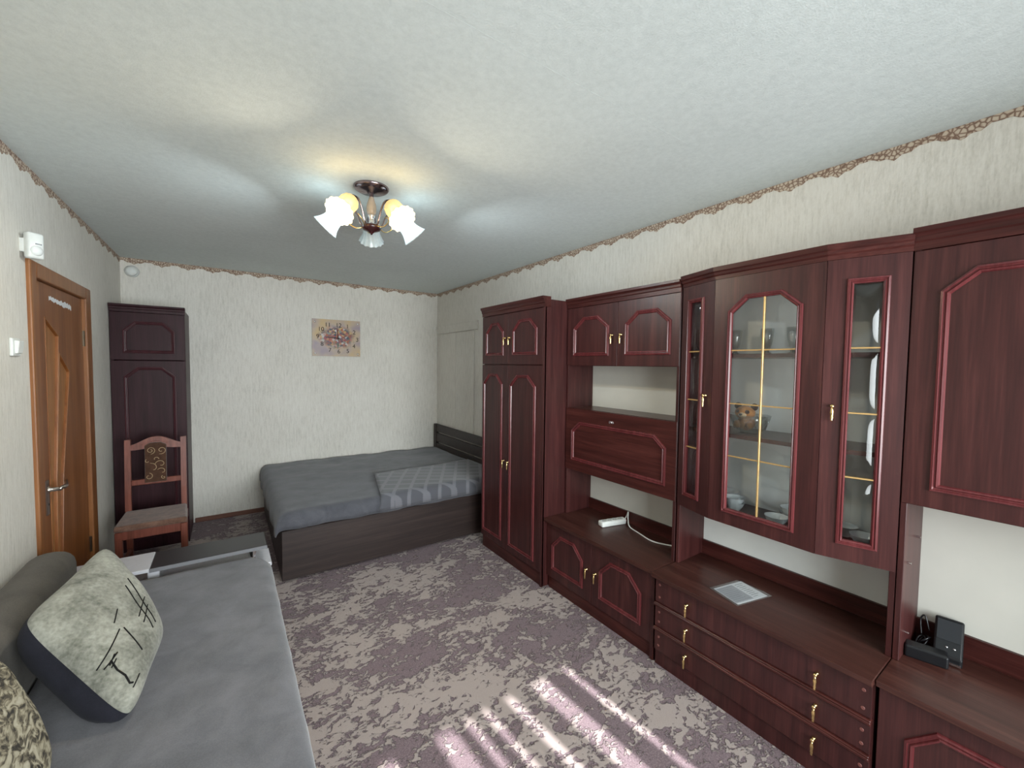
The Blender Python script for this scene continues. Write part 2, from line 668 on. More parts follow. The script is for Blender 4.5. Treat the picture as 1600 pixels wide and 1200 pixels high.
# ------------------------------------------------------------------ room door
d1 = bpy.data.objects.new('door_1', None)
C.objects.link(d1)
d1.location = (XL, 3.4, 0)
ORG[d1.name] = tuple(d1.location)
structure(d1, 'honey-brown wooden room door with two tapered inlays and lever handle')
cw0, cw1, cz = 2.880, 3.918, 2.041
b = MB()
b.box(XL - .1, XL + .016, cw0, DY0, 0, cz).box(XL - .1, XL + .016, DY1, cw1, 0, cz).box(XL - .1, XL + .016, DY0, DY1, DZ1, cz)
b.build('door_frame', CASEW, d1, .006, segs=2)
LF = XL - .006                     # plane of the leaf front
leaf = MB().box(LF - .04, LF - .012, DY0 + .003, DY1 - .003, .006, DZ1 - .003).build('door_leaf', DOORW, d1)
ML = Matrix(((0, 0, 1, LF), (1, 0, 0, 0), (0, 1, 0, 0), (0, 0, 0, 1)))
inl1 = [(3.112, .10), (3.128, 1.78), (3.318, 1.70), (3.268, 1.297), (3.212, .94), (3.160, .10)]
inl2 = [(3.172, .10), (3.226, .94), (3.288, 1.297), (3.330, 1.600), (3.490, 1.500), (3.326, .929), (3.215, .10)]
outer = [(DY0 + .003, .006), (DY1 - .003, .006), (DY1 - .003, DZ1 - .003), (DY0 + .003, DZ1 - .003)]
rings = [outer, inl1, inl2]
flat = [p for r in rings for p in r]
tris = tessellate_polygon([[Vector((p[0], p[1], 0)) for p in r] for r in rings])
b = MB()
nfl = len(flat)
vs = [(p[0], p[1], 0) for p in flat] + [(p[0], p[1], -.012) for p in flat]
fs = [tuple(t_) for t_ in tris]
k0 = 0
for r in rings:
    n_ = len(r)
    for i in range(n_):
        j = (i + 1) % n_
        fs.append((k0 + i, k0 + j, nfl + k0 + j, nfl + k0 + i))
    k0 += n_
b.add(vs, fs, ML).build('leaf_face', DOORW, leaf)
for inl in (inl1, inl2):
    MB().prism(inl, -.0118, -.0095, ML).build('inlay', DOORI, leaf)
    MB().ringsweep(inl[::-1], [(-.008, 0), (-.006, .003), (-.001, .003), (0, -.002)], ML).build('bead', CASEW, leaf)
hd_ = MB().box(LF, LF + .008, 3.034, 3.070, .775, .955).build('handle_plate', NICKEL, leaf, .003)
b = MB()
b.lathe([(.016, .0), (.016, .006), (.010, .012), (.010, .045)], 16, Matrix.Translation((LF + .006, 3.052, .905)) @ Matrix.Rotation(PI / 2, 4, 'Y'))
b.tube([(LF + .05, 3.046, .905), (LF + .052, 3.075, .908), (LF + .052, 3.105, .903), (LF + .052, 3.14, .900), (LF + .046, 3.175, .922)], [.010, .009, .012, .009, .004], 10)
b.build('lever', NICKEL, leaf, smooth=True)
MB().lathe([(.006, 0), (.006, .010)], 10, Matrix.Translation((LF, 3.052, .83)) @ Matrix.Rotation(PI / 2, 4, 'Y')).build('keyhole', BLACKP, leaf)
BRONZE = plain('bronze_hinge', (.18, .14, .10), .4, 1.0)
for z in (1.66, .3):
    MB().lathe([(.008, 0), (.008, .1)], 10, Matrix.Translation((LF + .004, DY1 - .006, z))).build('hinge', BRONZE, leaf)
# torn strip of white tape residue
poly = []
for i in range(25):
    t = i / 24
    poly.append((3.194 + .38 * t, 1.906 - .012 * t + random.uniform(-.004, .010)))
for i in range(24, -1, -1):
    t = i / 24
    poly.append((3.194 + .38 * t, 1.888 - .014 * t + random.uniform(-.012, .004)))
b = MB()
vs = [(a_, c_, .0012) for a_, c_ in poly]
fs = [(i, i + 1, 48 - i, 49 - i) for i in range(24)]
b.add(vs, fs, ML).build('tape_residue', PAPER, leaf)
# papered-over double door on the right wall behind the bed head
d2 = bpy.data.objects.new('door_2', None)
C.objects.link(d2)
d2.location = (XR, 4.45, 0)
ORG[d2.name] = tuple(d2.location)
structure(d2, 'flush cupboard door papered like the wall beside the headboard')
MB().box(XR - .016, XR, 3.93, 4.985, 1.958, 2.055).build('header_board', WALLM, d2, .002)
MB().box(XR - .012, XR, 4.452, 4.885, .02, 1.946).build('door_leaf', WALLM, d2, .002)
MB().box(XR - .012, XR, 4.010, 4.446, .02, 1.946).build('door_leaf', WALLM, d2, .002)

# ------------------------------------------------------------------ wall fixtures
t = thing('light_switch', 'white light switch on the wall beside the door', 'switch', (XL, 2.705, 1.584))
MB().box(XL, XL + .012, 2.665, 2.745, 1.584, 1.662).build('plate', WHITEP, t, .004, segs=2)
b = MB()
b.add([(XL + .012, 2.678, 1.594), (XL + .012, 2.732, 1.594), (XL + .012, 2.732, 1.652), (XL + .012, 2.678, 1.652),
       (XL + .022, 2.680, 1.596), (XL + .022, 2.730, 1.596), (XL + .028, 2.730, 1.650), (XL + .028, 2.680, 1.650)],
      [(0, 3, 2, 1), (4, 5, 6, 7), (0, 1, 5, 4), (1, 2, 6, 5), (2, 3, 7, 6), (3, 0, 4, 7)])
b.build('rocker', WHITEP, t, .002)
t = thing('motion_detector', 'white motion detector above the door casing', 'detector', (XL, 2.83, 2.03))
Mm = Matrix.Translation((XL + .040, 2.835, 2.03)) @ Matrix.Rotation(math.radians(-48), 4, 'Z')
MB().box(-.016, .020, -.029, .029, .002, .120, Mm).build('housing', WHITEP, t, .010, segs=3, smooth=True)
MB().sphere((.016, 0, .038), .017, .023, .024, 16, 10, Mm).build('lens', plain('milky_lens', srgb(236, 238, 236), .15), t, smooth=True)
MB().box(.0195, .0215, -.004, .018, .066, .072, Mm).build('indicator_window', BLACKP, t)
MB().box(XL, XL + .034, 2.822, 2.848, 2.06, 2.12).build('bracket', WHITEP, t)
t = thing('smoke_detector', 'small round white detector high in the corner above the tall cabinet', 'detector', (.093, YF, 2.367))
Md = Matrix.Translation((.093, YF, 2.367)) @ Matrix.Rotation(PI / 2, 4, 'X')
MB().lathe([(.052, 0), (.052, .010), (.046, .02)], 28, Md).build('base', plain('detector_ring', srgb(205, 206, 202), .4), t, smooth=True)
MB().lathe([(.042, .02), (.036, .032), (.018, .039), (.002, .041)], 28, Md).build('dome', WHITEP, t, smooth=True)

# ------------------------------------------------------------------ wall unit pieces
def handle_mesh():
    b = MB()
    b.lathe([(.007, 0), (.007, .003), (.004, .005), (.004, .014)], 10, Matrix.Rotation(0, 4, 'X'))
    b.sphere((0, .0, .016), .0075, .0075, .0065, 10, 8)
    R = Matrix.Translation((0, -.004, .017)) @ Matrix.Rotation(PI / 2, 4, 'X')
    b.lathe([(.003, -.001), (.0045, .008), (.0068, .018), (.0062, .026), (.0045, .034), (.006, .04), (.0035, .046), (.0052, .05), (.002, .055)], 10, R)
    me = b.mesh('handle', smooth=True)
    me.materials.append(GOLD)
    return me


HM = handle_mesh()
MPROF = [(0, 0), (.002, .007), (.008, .009), (.011, .005), (.014, .004), (.018, .009), (.023, .007), (.026, 0)]


def add_handle(parent, M, hu, hv, wz=0.0):
    h = bpy.data.objects.new('handle', HM)
    C.objects.link(h)
    h.parent = parent
    o0 = Vector(ORG[parent.name])
    T = M @ Matrix.Translation((hu, hv, wz))
    T.translation = T.translation - o0
    h.matrix_local = T
    ORG[h.name] = ORG[parent.name]
    return h


def octo(l, r, bt, tp, cu, cv):
    return [(l, bt), (r, bt), (r, tp - cv), (r - cu, tp), (l + cu, tp), (l, tp - cv)]


def panel_door(root, O, u, W, Hh, mould, handle=None, mat=None, name='door', t=.018, prof=MPROF, mmat=None):
    """O: bottom-left of the door front seen from the room; mould=(l,r,b,t,cu,cv)"""
    M = frame(O, u)
    d = MB().box(.0012, W - .0012, .0012, Hh - .0012, -t, 0, M).build(name, mat or MAHV, root, .002)
    if mould:
        MB().ringsweep(octo(*mould), prof, M).build('moulding', mmat or MOULD, d)
    if handle:
        add_handle(d, M, *handle)
    return d


UY = (0, -1)            # u direction of the fronts along the right wall


def cornice(root, path, prof, name='cornice', mat=None):
    """open plan path; profile points (outward, z); closed loop"""
    P = [Vector(p) for p in path]
    n = len(prof)
    vs, fs = [], []
    for i, p in enumerate(P):
        if i == 0:
            e = (P[1] - P[0]).normalized()
            nn = Vector((e.y, -e.x))
        elif i == len(P) - 1:
            e = (P[-1] - P[-2]).normalized()
            nn = Vector((e.y, -e.x))
        else:
            e1, e2 = (P[i] - P[i - 1]).normalized(), (P[i + 1] - P[i]).normalized()
            n1, n2 = Vector((e1.y, -e1.x)), Vector((e2.y, -e2.x))
            nn = (n1 + n2) / (1 + n1.dot(n2))
        for d, z in prof:
            q = p + nn * d
            vs.append((q.x, q.y, z))
    for i in range(len(P) - 1):
        for k in range(n):
            q = (k + 1) % n
            fs.append((i * n + k, i * n + q, (i + 1) * n + q, (i + 1) * n + k))
    fs.append(tuple(range(n)))
    fs.append(tuple(range((len(P) - 1) * n, len(P) * n))[::-1])
    return MB().add(vs, fs).build(name, mat or MAHY, root)


def cprof(z0, z1, out=.022):
    h_ = z1 - z0
    return [(-.05, z0), (.002, z0), (.003, z0 + h_ * .35), (.009, z0 + h_ * .42), (.010, z0 + h_ * .6), (out * .75, z0 + h_ * .72),
            (out, z0 + h_ * .78), (out, z1), (-.05, z1)]


# --- A: wardrobe
AY0, AY1, AX = 2.217, 3.055, 2.58
t = thing('wardrobe', 'dark mahogany wardrobe with four moulded doors next to the bed', 'wardrobe', ((AX + XR) / 2, (AY0 + AY1) / 2, 0))
XB = XR - .006
MB().box(AX + .02, XB, AY1 - .018, AY1, 0, 2.03).build('side_panel', MAHV, t, .0015)
MB().box(AX + .004, XB, AY0, AY0 + .018, 0, 2.03).build('side_panel', MAHV, t, .0015)
MB().box(AX + .02, XB, AY0 + .018, AY1 - .018, 2.0, 2.03).build('top_board', MAHY, t)
MB().box(AX + .02, XB, AY0 + .018, AY1 - .018, 1.565, 1.583).build('middle_board', MAHY, t)
MB().box(AX + .02, XB, AY0 + .018, AY1 - .018, .08, .1).build('bottom_board', MAHY, t)
MB().box(XB - .005, XB, AY0 + .018, AY1 - .018, .1, 2.0).build('back_panel', BACKW, t)
MB().box(AX + .012, AX + .03, AY0 + .018, AY1 - .018, 0, .095).build('plinth', MAHY, t)
MB().box(AX, AX + .016, AY0 + .0, AY0 + .018, 0, 1.975).build('edge_strip', MAHV, t)
cornice(t, [(AX, AY1 + .003), (AX, AY0 - .003)], cprof(1.975, 2.049))
mid = (AY0 + .018 + AY1) / 2 + .02
wl, wr = AY1 - mid, mid - AY0 - .018
for (yy, ww, hs) in ((AY1, wl, 1), (mid, wr, -1)):
    hu = ww - .042 if hs == 1 else .024
    panel_door(t, (AX, yy, 1.575), UY, ww, .398, (.06, ww - .062, .07, .338, .085, .075), (hu, .207), name='upper_door')
    panel_door(t, (AX, yy, .1), UY, ww, 1.472, (.025, ww - .072, .05, 1.4, .085, .08) if hs == 1 else (.03, ww - .072, .05, 1.4, .095, .08), (hu, .71), name='door')

# --- B base: low two-door cabinet
BY0, BY1 = 1.318, 2.215
t = thing('low_cabinet', 'low two-door mahogany cabinet carrying the white power strip', 'cabinet', (2.83, (BY0 + BY1) / 2, 0))
BX = 2.625
MB().box(2.596, XR - .022, BY0 - .004, BY1 - .002, .478, .5).build('top_board', MAHT, t, .003, segs=2)
MB().box(BX + .019, XB, BY0, BY0 + .016, 0, .478).build('side_panel', MAHV, t)
MB().box(BX + .019, XB, BY1 - .018, BY1 - .002, 0, .478).build('side_panel', MAHV, t)
MB().box(BX + .019, XB, BY0 + .016, BY1 - .018, .075, .09).build('bottom_board', MAHY, t)
MB().box(XB - .004, XB, BY0 + .016, BY1 - .018, .09, .478).build('back_panel', BACKW, t)
MB().box(BX + .012, BX + .03, BY0 + .016, BY1 - .018, 0, .082).build('plinth', MAHY, t)
MB().box(BX, BX + .016, BY0, BY0 + .022, .0, .478).build('edge_strip', MAHV, t)
bm_ = 1.775
w1, w2 = BY1 - .002 - bm_, bm_ - BY0 - .022
panel_door(t, (BX, BY1 - .002, .085), UY, w1, .388, (.055, w1 - .075, .062, .325, .085, .085), (w1 - .04, .205))
panel_door(t, (BX, bm_, .085), UY, w2, .388, (.062, w2 - .06, .062, .325, .085, .085), (.034, .205))

# --- B upper: hutch with top cabinet and drop-front desk box
UX = 2.785
t = thing('secretary_hutch', 'mahogany hutch with two top doors and a drop-front writing flap', 'cabinet', (2.91, (BY0 + BY1) / 2, .5))
MB().box(UX + .004, XB, BY0 - .001, BY0 + .017, .5, 2.02).build('side_panel', MAHV, t, .0015)
MB().box(UX + .004, XB, BY1 - .019, BY1 - .002, .5, 2.02).build('side_panel', MAHV, t, .0015)
MB().box(XB - .018, XB, BY0 + .017, BY1 - .019, .5, .578).build('back_rail', MAHY, t)
MB().box(XB - .004, XB, BY0 + .017, BY1 - .019, .578, 2.0).build('back_panel', BACKW, t)
for z in (.832, 1.255, 1.572, 1.985):
    MB().box(UX + .019, XB - .004, BY0 + .017, BY1 - .019, z, z + .018).build('shelf_board', MAHT, t)
ww = BY1 - .002 - BY0
ms = 1.752
panel_door(t, (UX, BY1 - .002, 1.572), UY, BY1 - .002 - ms, .402, (.066, .392, .066, .333, .096, .073), (.42, .196), name='upper_door')
panel_door(t, (UX, ms, 1.572), UY, ms - BY0, .402, (.06, .38, .066, .333, .09, .073), (.032, .196), name='upper_door')
fl = panel_door(t, (UX, BY1 - .002, .832), UY, ww, .44, (.063, .83, .07, .352, .078, .066), None, MAHY, 'drop_flap')
Mk = frame((UX, BY1 - .002, .832), UY)
b = MB()
for uu in (.427, .447):
    b.tube([(uu + .008 * math.cos(a), .383 + .008 * math.sin(a), .012 + .004 * math.sin(a)) for a in [i * PI / 6 for i in range(13)]], .0016, 6, Mk)
b.lathe([(.006, 0), (.005, .012)], 10, Mk @ Matrix.Translation((.437, .383, 0)))
b.build('keyhole_pull', CHROME, fl, smooth=True)
cornice(t, [(UX, BY1 - .002), (UX, BY0)], cprof(1.975, 2.04))

# --- C base: chest of drawers
CY0, CY1 = .415, 1.302
CX = 2.61
t = thing('chest_of_drawers', 'mahogany chest with three wide drawers under the glass display cabinet', 'chest', (2.82, (CY0 + CY1) / 2, 0))
MB().box(2.578, XR - .022, CY0 - .004, CY1 + .008, .478, .5).build('top_board', MAHT, t, .003, segs=2)
MB().box(CX + .02, XB, CY0, CY0 + .016, 0, .478).build('side_panel', MAHV, t)
MB().box(CX + .02, XB, CY1 - .016, CY1, 0, .478).build('side_panel', MAHV, t)
MB().box(XB - .004, XB, CY0 + .016, CY1 - .016, .09, .478).build('back_panel', BACKW, t)
MB().box(CX + .02, XB - .01, CY0 + .016, CY1 - .016, .082, .095).build('bottom_board', MAHY, t)
MB().box(CX + .014, CX + .03, CY0 + .0, CY1, 0, .084).build('plinth', MAHV, t)
Wd = CY1 - CY0
for z0, z1, zh in ((.344, .468, .408), (.214, .322, .282), (.086, .190, .150)):
    M = frame((CX, CY1, 0), UY)
    d = MB().box(.002, Wd - .002, z0, z1, -.018, 0, M).build('drawer', MAHV, t, .0015)
    if z0 > .1:
        MB().box(.001, Wd - .001, z0 - .022, z0 - .001, -.018, .010, M).box(.001, Wd - .001, z0 - .017, z0 - .006, .010, .015, M).build('rail_moulding', MAHY, d, .003)
    for yy in (1.12, .581):
        add_handle(d, M, CY1 - yy, zh)
    for uu in (.026, Wd - .026):
        for zz in (z0 + .028, z1 - .03):
            MB().lathe([(.0065, 0), (.0055, .0015)], 12, M @ Matrix.Translation((uu, zz, 0))).build('screw_cap', SCREW, d)

# --- C upper: glazed display cabinet with canted side doors
c0, c1, c2, c3 = (2.785, 1.307), (2.72, 1.095), (2.71, .64), (2.785, .41)
Z0, Z1 = .825, 1.992
t = thing('display_cabinet', 'glazed mahogany display cabinet with canted side doors and gold glazing bars', 'cabinet', (2.9, .86, .5))
MB().box(UX + .006, XB, 1.291, 1.309, .5, 2.03).build('side_panel', MAHV, t, .0015)
MB().box(UX + .006, XB, .412, .430, .5, 2.03).build('side_panel', MAHV, t, .0015)
MB().box(XB - .018, XB, .43, 1.291, .5, .580).build('back_rail', MAHY, t)
MB().box(XB - .004, XB, .43, 1.291, .58, 2.0).build('back_panel', plain('grey_white_hardboard', srgb(234, 236, 232), .5, 0, .4, .04, 6), t)


def trap(ins, z, th, name, mat):
    q = [Vector(c0), Vector(c1), Vector(c2), Vector(c3)]
    cen = Vector((2.93, .86))
    pts = []
    for p in q:
        dv = (cen - p).normalized()
        pts.append((p.x + ins * 1.0, p.y + (dv.y * ins)))
    pts[0] = (max(pts[0][0], UX + .01 + ins * .3), 1.290)
    pts[3] = (max(pts[3][0], UX + .01 + ins * .3), .431)
    poly = [(XB - .005, .431), (XB - .005, 1.290)] + pts
    MB().prism(poly, z, z + th).build(name, mat, t)


trap(.022, Z0 + .006, .018, 'bottom_board', MAHT)
trap(.022, Z1 - .02, .018, 'top_board', MAHT)
trap(.035, 1.618, .018, 'shelf', MAHT)
trap(.035, 1.236, .018, 'shelf', MAHT)
cornice(t, [c0, c1, c2, c3], [(-.04, 1.992), (.002, 1.992), (.003, 2.008), (.010, 2.014), (.012, 2.024), (.018, 2.030), (.02, 2.05), (-.04, 2.05)])


def glazed_door(O, u, W, Hh, inner, hnd, bars, vbar, bulge, panes):
    """inner=(l,r,b,t,cu,cv) edge of the outer moulding; glass opening 20 mm inside"""
    M = frame(O, u)
    l, r, bt, tp, cu, cv = inner
    g = .014
    il, ir, ib, it = l + g, r - g, bt + g, tp - g
    b = MB()
    b.box(.001, il, .001, Hh - .001, -.018, 0, M)
    b.box(ir, W - .001, .001, Hh - .001, -.018, 0, M)
    b.box(il, ir, .001, ib, -.018, 0, M)
    if cu > 0:
        b.prism([(il, it - cv), (il + cu, it), (ir - cu, it), (ir, it - cv), (ir, Hh - .001), (il, Hh - .001)], -.018, 0, M)
        op = octo(l, r, bt, tp, cu, cv)
    else:
        b.box(il, ir, it, Hh - .001, -.018, 0, M)
        op = [(l, bt), (r, bt), (r, tp), (l, tp)]
    d = b.build('door', MAHV, t)
    MB().ringsweep(op, [(0, 0), (.002, .008), (.008, .010), (.010, .006), (.013, .006), (.016, .009), (.021, .004), (.022, -.006)], M).build('moulding', MOULD, d)
    q = .021
    if not bulge:
        pl = inset(op, q - .002)
        MB().prism(pl, -.010, -.007, M).build('glass_pane', GLASS, d)
    else:
        zs = [bt + q] + bars + [tp - q]
        for i in range(len(zs) - 1):
            a0, a1, b0, b1 = l + q - .002, r - q + .002, zs[i], zs[i + 1]

            def fn(s, v, a0=a0, a1=a1, b0=b0, b1=b1):
                e = max(0, 1 - abs(2 * s - 1) ** 2.0) * max(0, 1 - abs(2 * v - 1) ** 4)
                return (a0 + (a1 - a0) * s, b0 + (b1 - b0) * v, -.009 + bulge * e)
            MB().grid(fn, 24, 32, M).build('glass_pane', GLASSB, d, smooth=True, recalc=False)
    for z in bars:
        MB().box(l + .018, r - .018, z - .003, z + .003, -.008, -.001 if not bulge else .004, M).build('glazing_bar', GOLDP, d, .001)
    if vbar:
        MB().box(vbar - .0035, vbar + .0035, bt + .018, tp - .018, -.008, .001, M).build('glazing_bar', GOLDP, d, .001)
    if hnd:
        add_handle(d, M, *hnd)
    return d


Wm = (Vector(c2) - Vector(c1)).length
Wl = (Vector(c1) - Vector(c0)).length
Wr = (Vector(c3) - Vector(c2)).length
bars = [z - Z0 for z in (1.155, 1.403, 1.651)]
glazed_door((*c1, Z0), Vector(c2) - Vector(c1), Wm, Z1 - Z0, (.067, .378, .058, 1.08, .08, .07), None, bars, .227, 0, 1)
glazed_door((*c0, Z0), Vector(c1) - Vector(c0), Wl, Z1 - Z0, (.042, .157, .063, 1.098, 0, 0), (.183, .607), bars, None, .010, 4)
glazed_door((*c2, Z0), Vector(c3) - Vector(c2), Wr, Z1 - Z0, (.062, .188, .063, 1.09, 0, 0), (.034, .601), bars, None, .0105, 4)

# --- D: right-hand base and hutch
EY0, EY1 = -.49, .406
t = thing('base_cabinet', 'mahogany base cabinet at the right edge carrying the black card terminal', 'cabinet', (2.83, (EY0 + EY1) / 2, 0))
EX = 2.63
MB().box(2.600, XR - .022, EY0, EY1 + .003, .478, .5).build('top_board', MAHT, t, .003, segs=2)
MB().box(EX + .02, XB, EY0, EY0 + .016, 0, .478).build('side_panel', MAHV, t)
MB().box(EX + .02, XB, EY1 - .016, EY1, 0, .478).build('side_panel', MAHV, t)
MB().box(XB - .004, XB, EY0 + .016, EY1 - .016, .09, .478).build('back_panel', BACKW, t)
MB().box(EX + .02, XB - .01, EY0 + .016, EY1 - .016, .075, .09).build('bottom_board', MAHY, t)
MB().box(EX + .012, EX + .03, EY0, EY1, 0, .082).build('plinth', MAHY, t)
em = -.042
for yy, ww, hh in ((EY1, EY1 - em, .41), (em, em - EY0, .034)):
    panel_door(t, (EX, yy, .085), UY, ww, .39, (.071, ww - .066, .062, .325, .075, .08), (hh, .205))
t = thing('tall_hutch', 'mahogany hutch at the right edge with a large moulded door', 'cabinet', (2.91, (EY0 + EY1) / 2, .5))
MB().box(UX + .004, XB, EY1 - .015, EY1 + .003, .5, 2.04).build('side_panel', MAHV, t, .0015)
MB().box(UX + .004, XB, EY0, EY0 + .018, .5, 2.04).build('side_panel', MAHV, t, .0015)
MB().box(XB - .018, XB, EY0 + .018, EY1 - .015, .5, .585).build('back_rail', MAHY, t)
MB().box(XB - .004, XB, EY0 + .018, EY1 - .015, .585, 2.0).build('back_panel', BACKW, t)
for z in (1.092, 2.0):
    MB().box(UX + .019, XB - .004, EY0 + .018, EY1 - .015, z, z + .018).build('shelf_board', MAHY, t)
for yy, ww in ((EY1 + .003, EY1 + .003 - em), (em, em - EY0)):
    panel_door(t, (UX, yy, 1.088), UY, ww, .902, (.072, ww - .07, .062, .825, .082, .073), None, name='door')
cornice(t, [(UX, EY1 + .003), (UX, EY0)], cprof(1.991, 2.066, .024))
for (x, z) in ((2.83, .86), (2.95, .93), (2.86, .585)):
    MB().lathe([(.004, 0), (.004, .012)], 8, Matrix.Translation((x, EY1 - .015, z)) @ Matrix.Rotation(PI / 2, 4, 'X')).build('shelf_pin', CHROME, t)

# --- tall cabinet in the far left corner
TX0, TX1, TY = XL + .004, .487, 4.49
t = thing('tall_cabinet', 'narrow dark plum cabinet standing in the far corner behind the chair', 'cabinet', ((TX0 + TX1) / 2, 4.74, 0))
MB().box(TX0, TX0 + .018, TY + .02, YF - .012, 0, 2.0).build('side_panel', TALLV, t, .0015)
MB().box(TX1 - .018, TX1, TY + .02, YF - .012, 0, 2.0).build('side_panel', TALLV, t, .0015)
MB().box(TX0 + .018, TX1 - .018, TY + .02, YF - .012, 1.97, 2.0).build('top_board', TALLV, t)
MB().box(TX0 + .018, TX1 - .018, TY + .02, YF - .012, .08, .1).build('bottom_board', TALLV, t)
MB().box(TX0 + .018, TX1 - .018, YF - .016, YF - .012, .1, 1.97).build('back_panel', TALLV, t)
MB().box(TX0, TX1, TY + .012, TY + .03, 0, .09).build('plinth', TALLV, t)
wt = TX1 - TX0
TMOULD = wood('plum_moulding', srgb(56, 26, 32), srgb(70, 34, 40), srgb(80, 42, 48), 'z', .36)
panel_door(t, (TX0, TY, 1.575), (1, 0), wt, .385, (.075, wt - .065, .055, .315, .075, .075), None, TALLV, 'upper_door', mmat=TMOULD)
panel_door(t, (TX0, TY, .09), (1, 0), wt, 1.482, (.075, wt - .065, .07, 1.43, .085, .08), None, TALLV, 'door', mmat=TMOULD)
cornice(t, [(TX0, TY), (TX1 + .004, TY)], cprof(1.962, 2.022), mat=TALLV)

# ------------------------------------------------------------------ things in the display cabinet
ZS0, ZS1, ZS2 = .849, 1.254, 1.636


def bowl_mesh():
    b = MB()
    pr = [(.020, 0), (.021, .004), (.030, .012), (.040, .028), (.047, .046), (.048, .047), (.046, .046), (.038, .028), (.028, .014), (.002, .009)]
    b.lathe(pr, 28, None, True, True, lambda a, f: 1 + .02 * math.cos(8 * a))
    me = b.mesh('white_bowl', smooth=True)
    me.materials.append(CERAM)
    return me


BWM = bowl_mesh()
bl = [((2.875, 1.045, 0), 'lower small white bowl of the left front pair in the display cabinet'),
      ((2.875, 1.045, 1), 'upper small white bowl of the left front pair in the display cabinet'),
      ((2.962, 1.115, 0), 'lower small white bowl of the left rear pair in the display cabinet'),
      ((2.962, 1.115, 1), 'upper small white bowl of the left rear pair in the display cabinet'),
      ((2.835, .835, 0), 'small white bowl at the front right behind the middle glass door'),
      ((2.945, .815, 0), 'lower white bowl of the rear right pair behind the middle glass door'),
      ((2.945, .815, 1), 'upper white bowl of the rear right pair behind the middle glass door'),
      ((2.90, .535, 0), 'small white bowl nearest the right pressed-glass door'),
      ((2.97, .62, 0), 'small white bowl set back behind the right pressed-glass door')]
for (p, lab) in bl:
    o = put('bowl', BWM, None, (p[0], p[1], ZS0 + p[2] * .024))
    tag(o, lab, 'bowl', 'white bowls in the display cabinet')
# little wire stand
b = MB()
for s in (-1, 1):
    b.tube([(2.80 + s * .014, .985, ZS0 + .002), (2.80 + s * .014, 1.01, ZS0 + .016), (2.80 + s * .014, 1.03, ZS0 + .03), (2.80 + s * .014, 1.045, ZS0 + .002)], .0018, 6)
b.tube([(2.786, 1.01, ZS0 + .016), (2.814, 1.01, ZS0 + .016)], .0018, 6)
b.tube([(2.786, 1.03, ZS0 + .03), (2.814, 1.03, ZS0 + .03)], .0018, 6)
o = b.build('wire_stand', CHROME, None, org=(2.80, 1.01, ZS0))
tag(o, 'small bent wire stand on the bottom shelf of the display cabinet', 'wire stand')


def goblet_mesh():
    b = MB()
    b.lathe([(.022, 0), (.022, .004), (.008, .01), (.008, .02), (.016, .03), (.022, .05), (.027, .085), (.030, .125), (.0285, .125), (.0255, .085), (.020, .052), (.012, .034), (.001, .03)], 24)
    me = b.mesh('goblet', smooth=True)
    me.materials.append(CRYSTAL)
    return me


GBM = goblet_mesh()
b = MB()
b.lathe([(.023, 0), (.023, .006), (.010, .012), (.010, .020)], 20)
GFM = b.mesh('goblet_foot', smooth=True)
GFM.materials.append(plain('smoked_glass', srgb(50, 54, 56), .1))
for i, (x, y, lab) in enumerate(((2.93, 1.095, 'clear drinking glass with dark foot at the left of the top shelf'),
                                 (2.93, .945, 'clear drinking glass with dark foot in the middle of the top shelf'),
                                 (2.93, .832, 'clear drinking glass with dark foot at the right of the top shelf'))):
    g = thing('drinking_glass', lab, 'glass', (x, y, ZS2), 'glasses on the top shelf')
    o = bpy.data.objects.new('cup', GBM)
    C.objects.link(o)
    o.parent = g
    o.location = (0, 0, .001)
    o = bpy.data.objects.new('foot', GFM)
    C.objects.link(o)
    o.parent = g
# cut glass bowl with plush toy
bc = (2.872, .985)
o = MB().lathe([(.035, 0), (.038, .003), (.055, .02), (.066, .06), (.072, .085), (.070, .085), (.064, .06), (.052, .022), (.03, .006), (.002, .005)], 28,
               Matrix.Translation((bc[0], bc[1], ZS1)), wob=lambda a, f: 1 + .03 * abs(math.sin(6 * a))).build('glass_bowl', CRYSTAL, None, smooth=True, org=(bc[0], bc[1], ZS1))
o.scale = (1.1, 1.25, 1.05)
tag(o, 'cut crystal bowl holding a plush toy on the middle shelf', 'glass bowl')
b = MB()
for i in range(14):
    a0 = 2 * PI * i / 14
    for s in (-1, 1):
        pts = []
        for k in range(7):
            f = k / 6
            a = a0 + s * .45 * f
            rr = .054 + .017 * f
            pts.append((bc[0] + rr * math.cos(a), bc[1] + rr * math.sin(a), ZS1 + .018 + .055 * f))
        b.tube(pts, .0009, 5)
b.build('cut_pattern', CRYSTAL, o)
tx, ty, tz = bc[0] - .004, bc[1] + .014, ZS1 + .012
t = thing('plush_toy', 'ginger plush toy animal with dark eyes sitting in the crystal bowl', 'toy', (tx, ty, tz))
b = MB().sphere((tx, ty, tz + .035), .036, .036, .036)
b.sphere((tx - .026, ty - .026, tz + .03), .016, .016, .02, 12, 8).sphere((tx - .03, ty + .024, tz + .03), .016, .016, .02, 12, 8)
b.build('body', TOYF, t, smooth=True)
hd = MB().sphere((tx - .012, ty, tz + .088), .037, .041, .035).build('head', TOYF, t, smooth=True)
MB().sphere((tx - .044, ty - .004, tz + .079), .016, .017, .012).build('muzzle', fabric('cream_plush', srgb(206, 178, 140), srgb(226, 204, 170), 60), hd, smooth=True)
for s in (-1, 1):
    MB().sphere((tx - .004, ty + s * .034, tz + .119), .010, .016, .018, 12, 8).build('ear', TOYD, hd, smooth=True)
    MB().sphere((tx - .040, ty + s * .018 - .003, tz + .095), .008, .010, .010, 10, 8).build('eye', TOYD, hd, smooth=True)
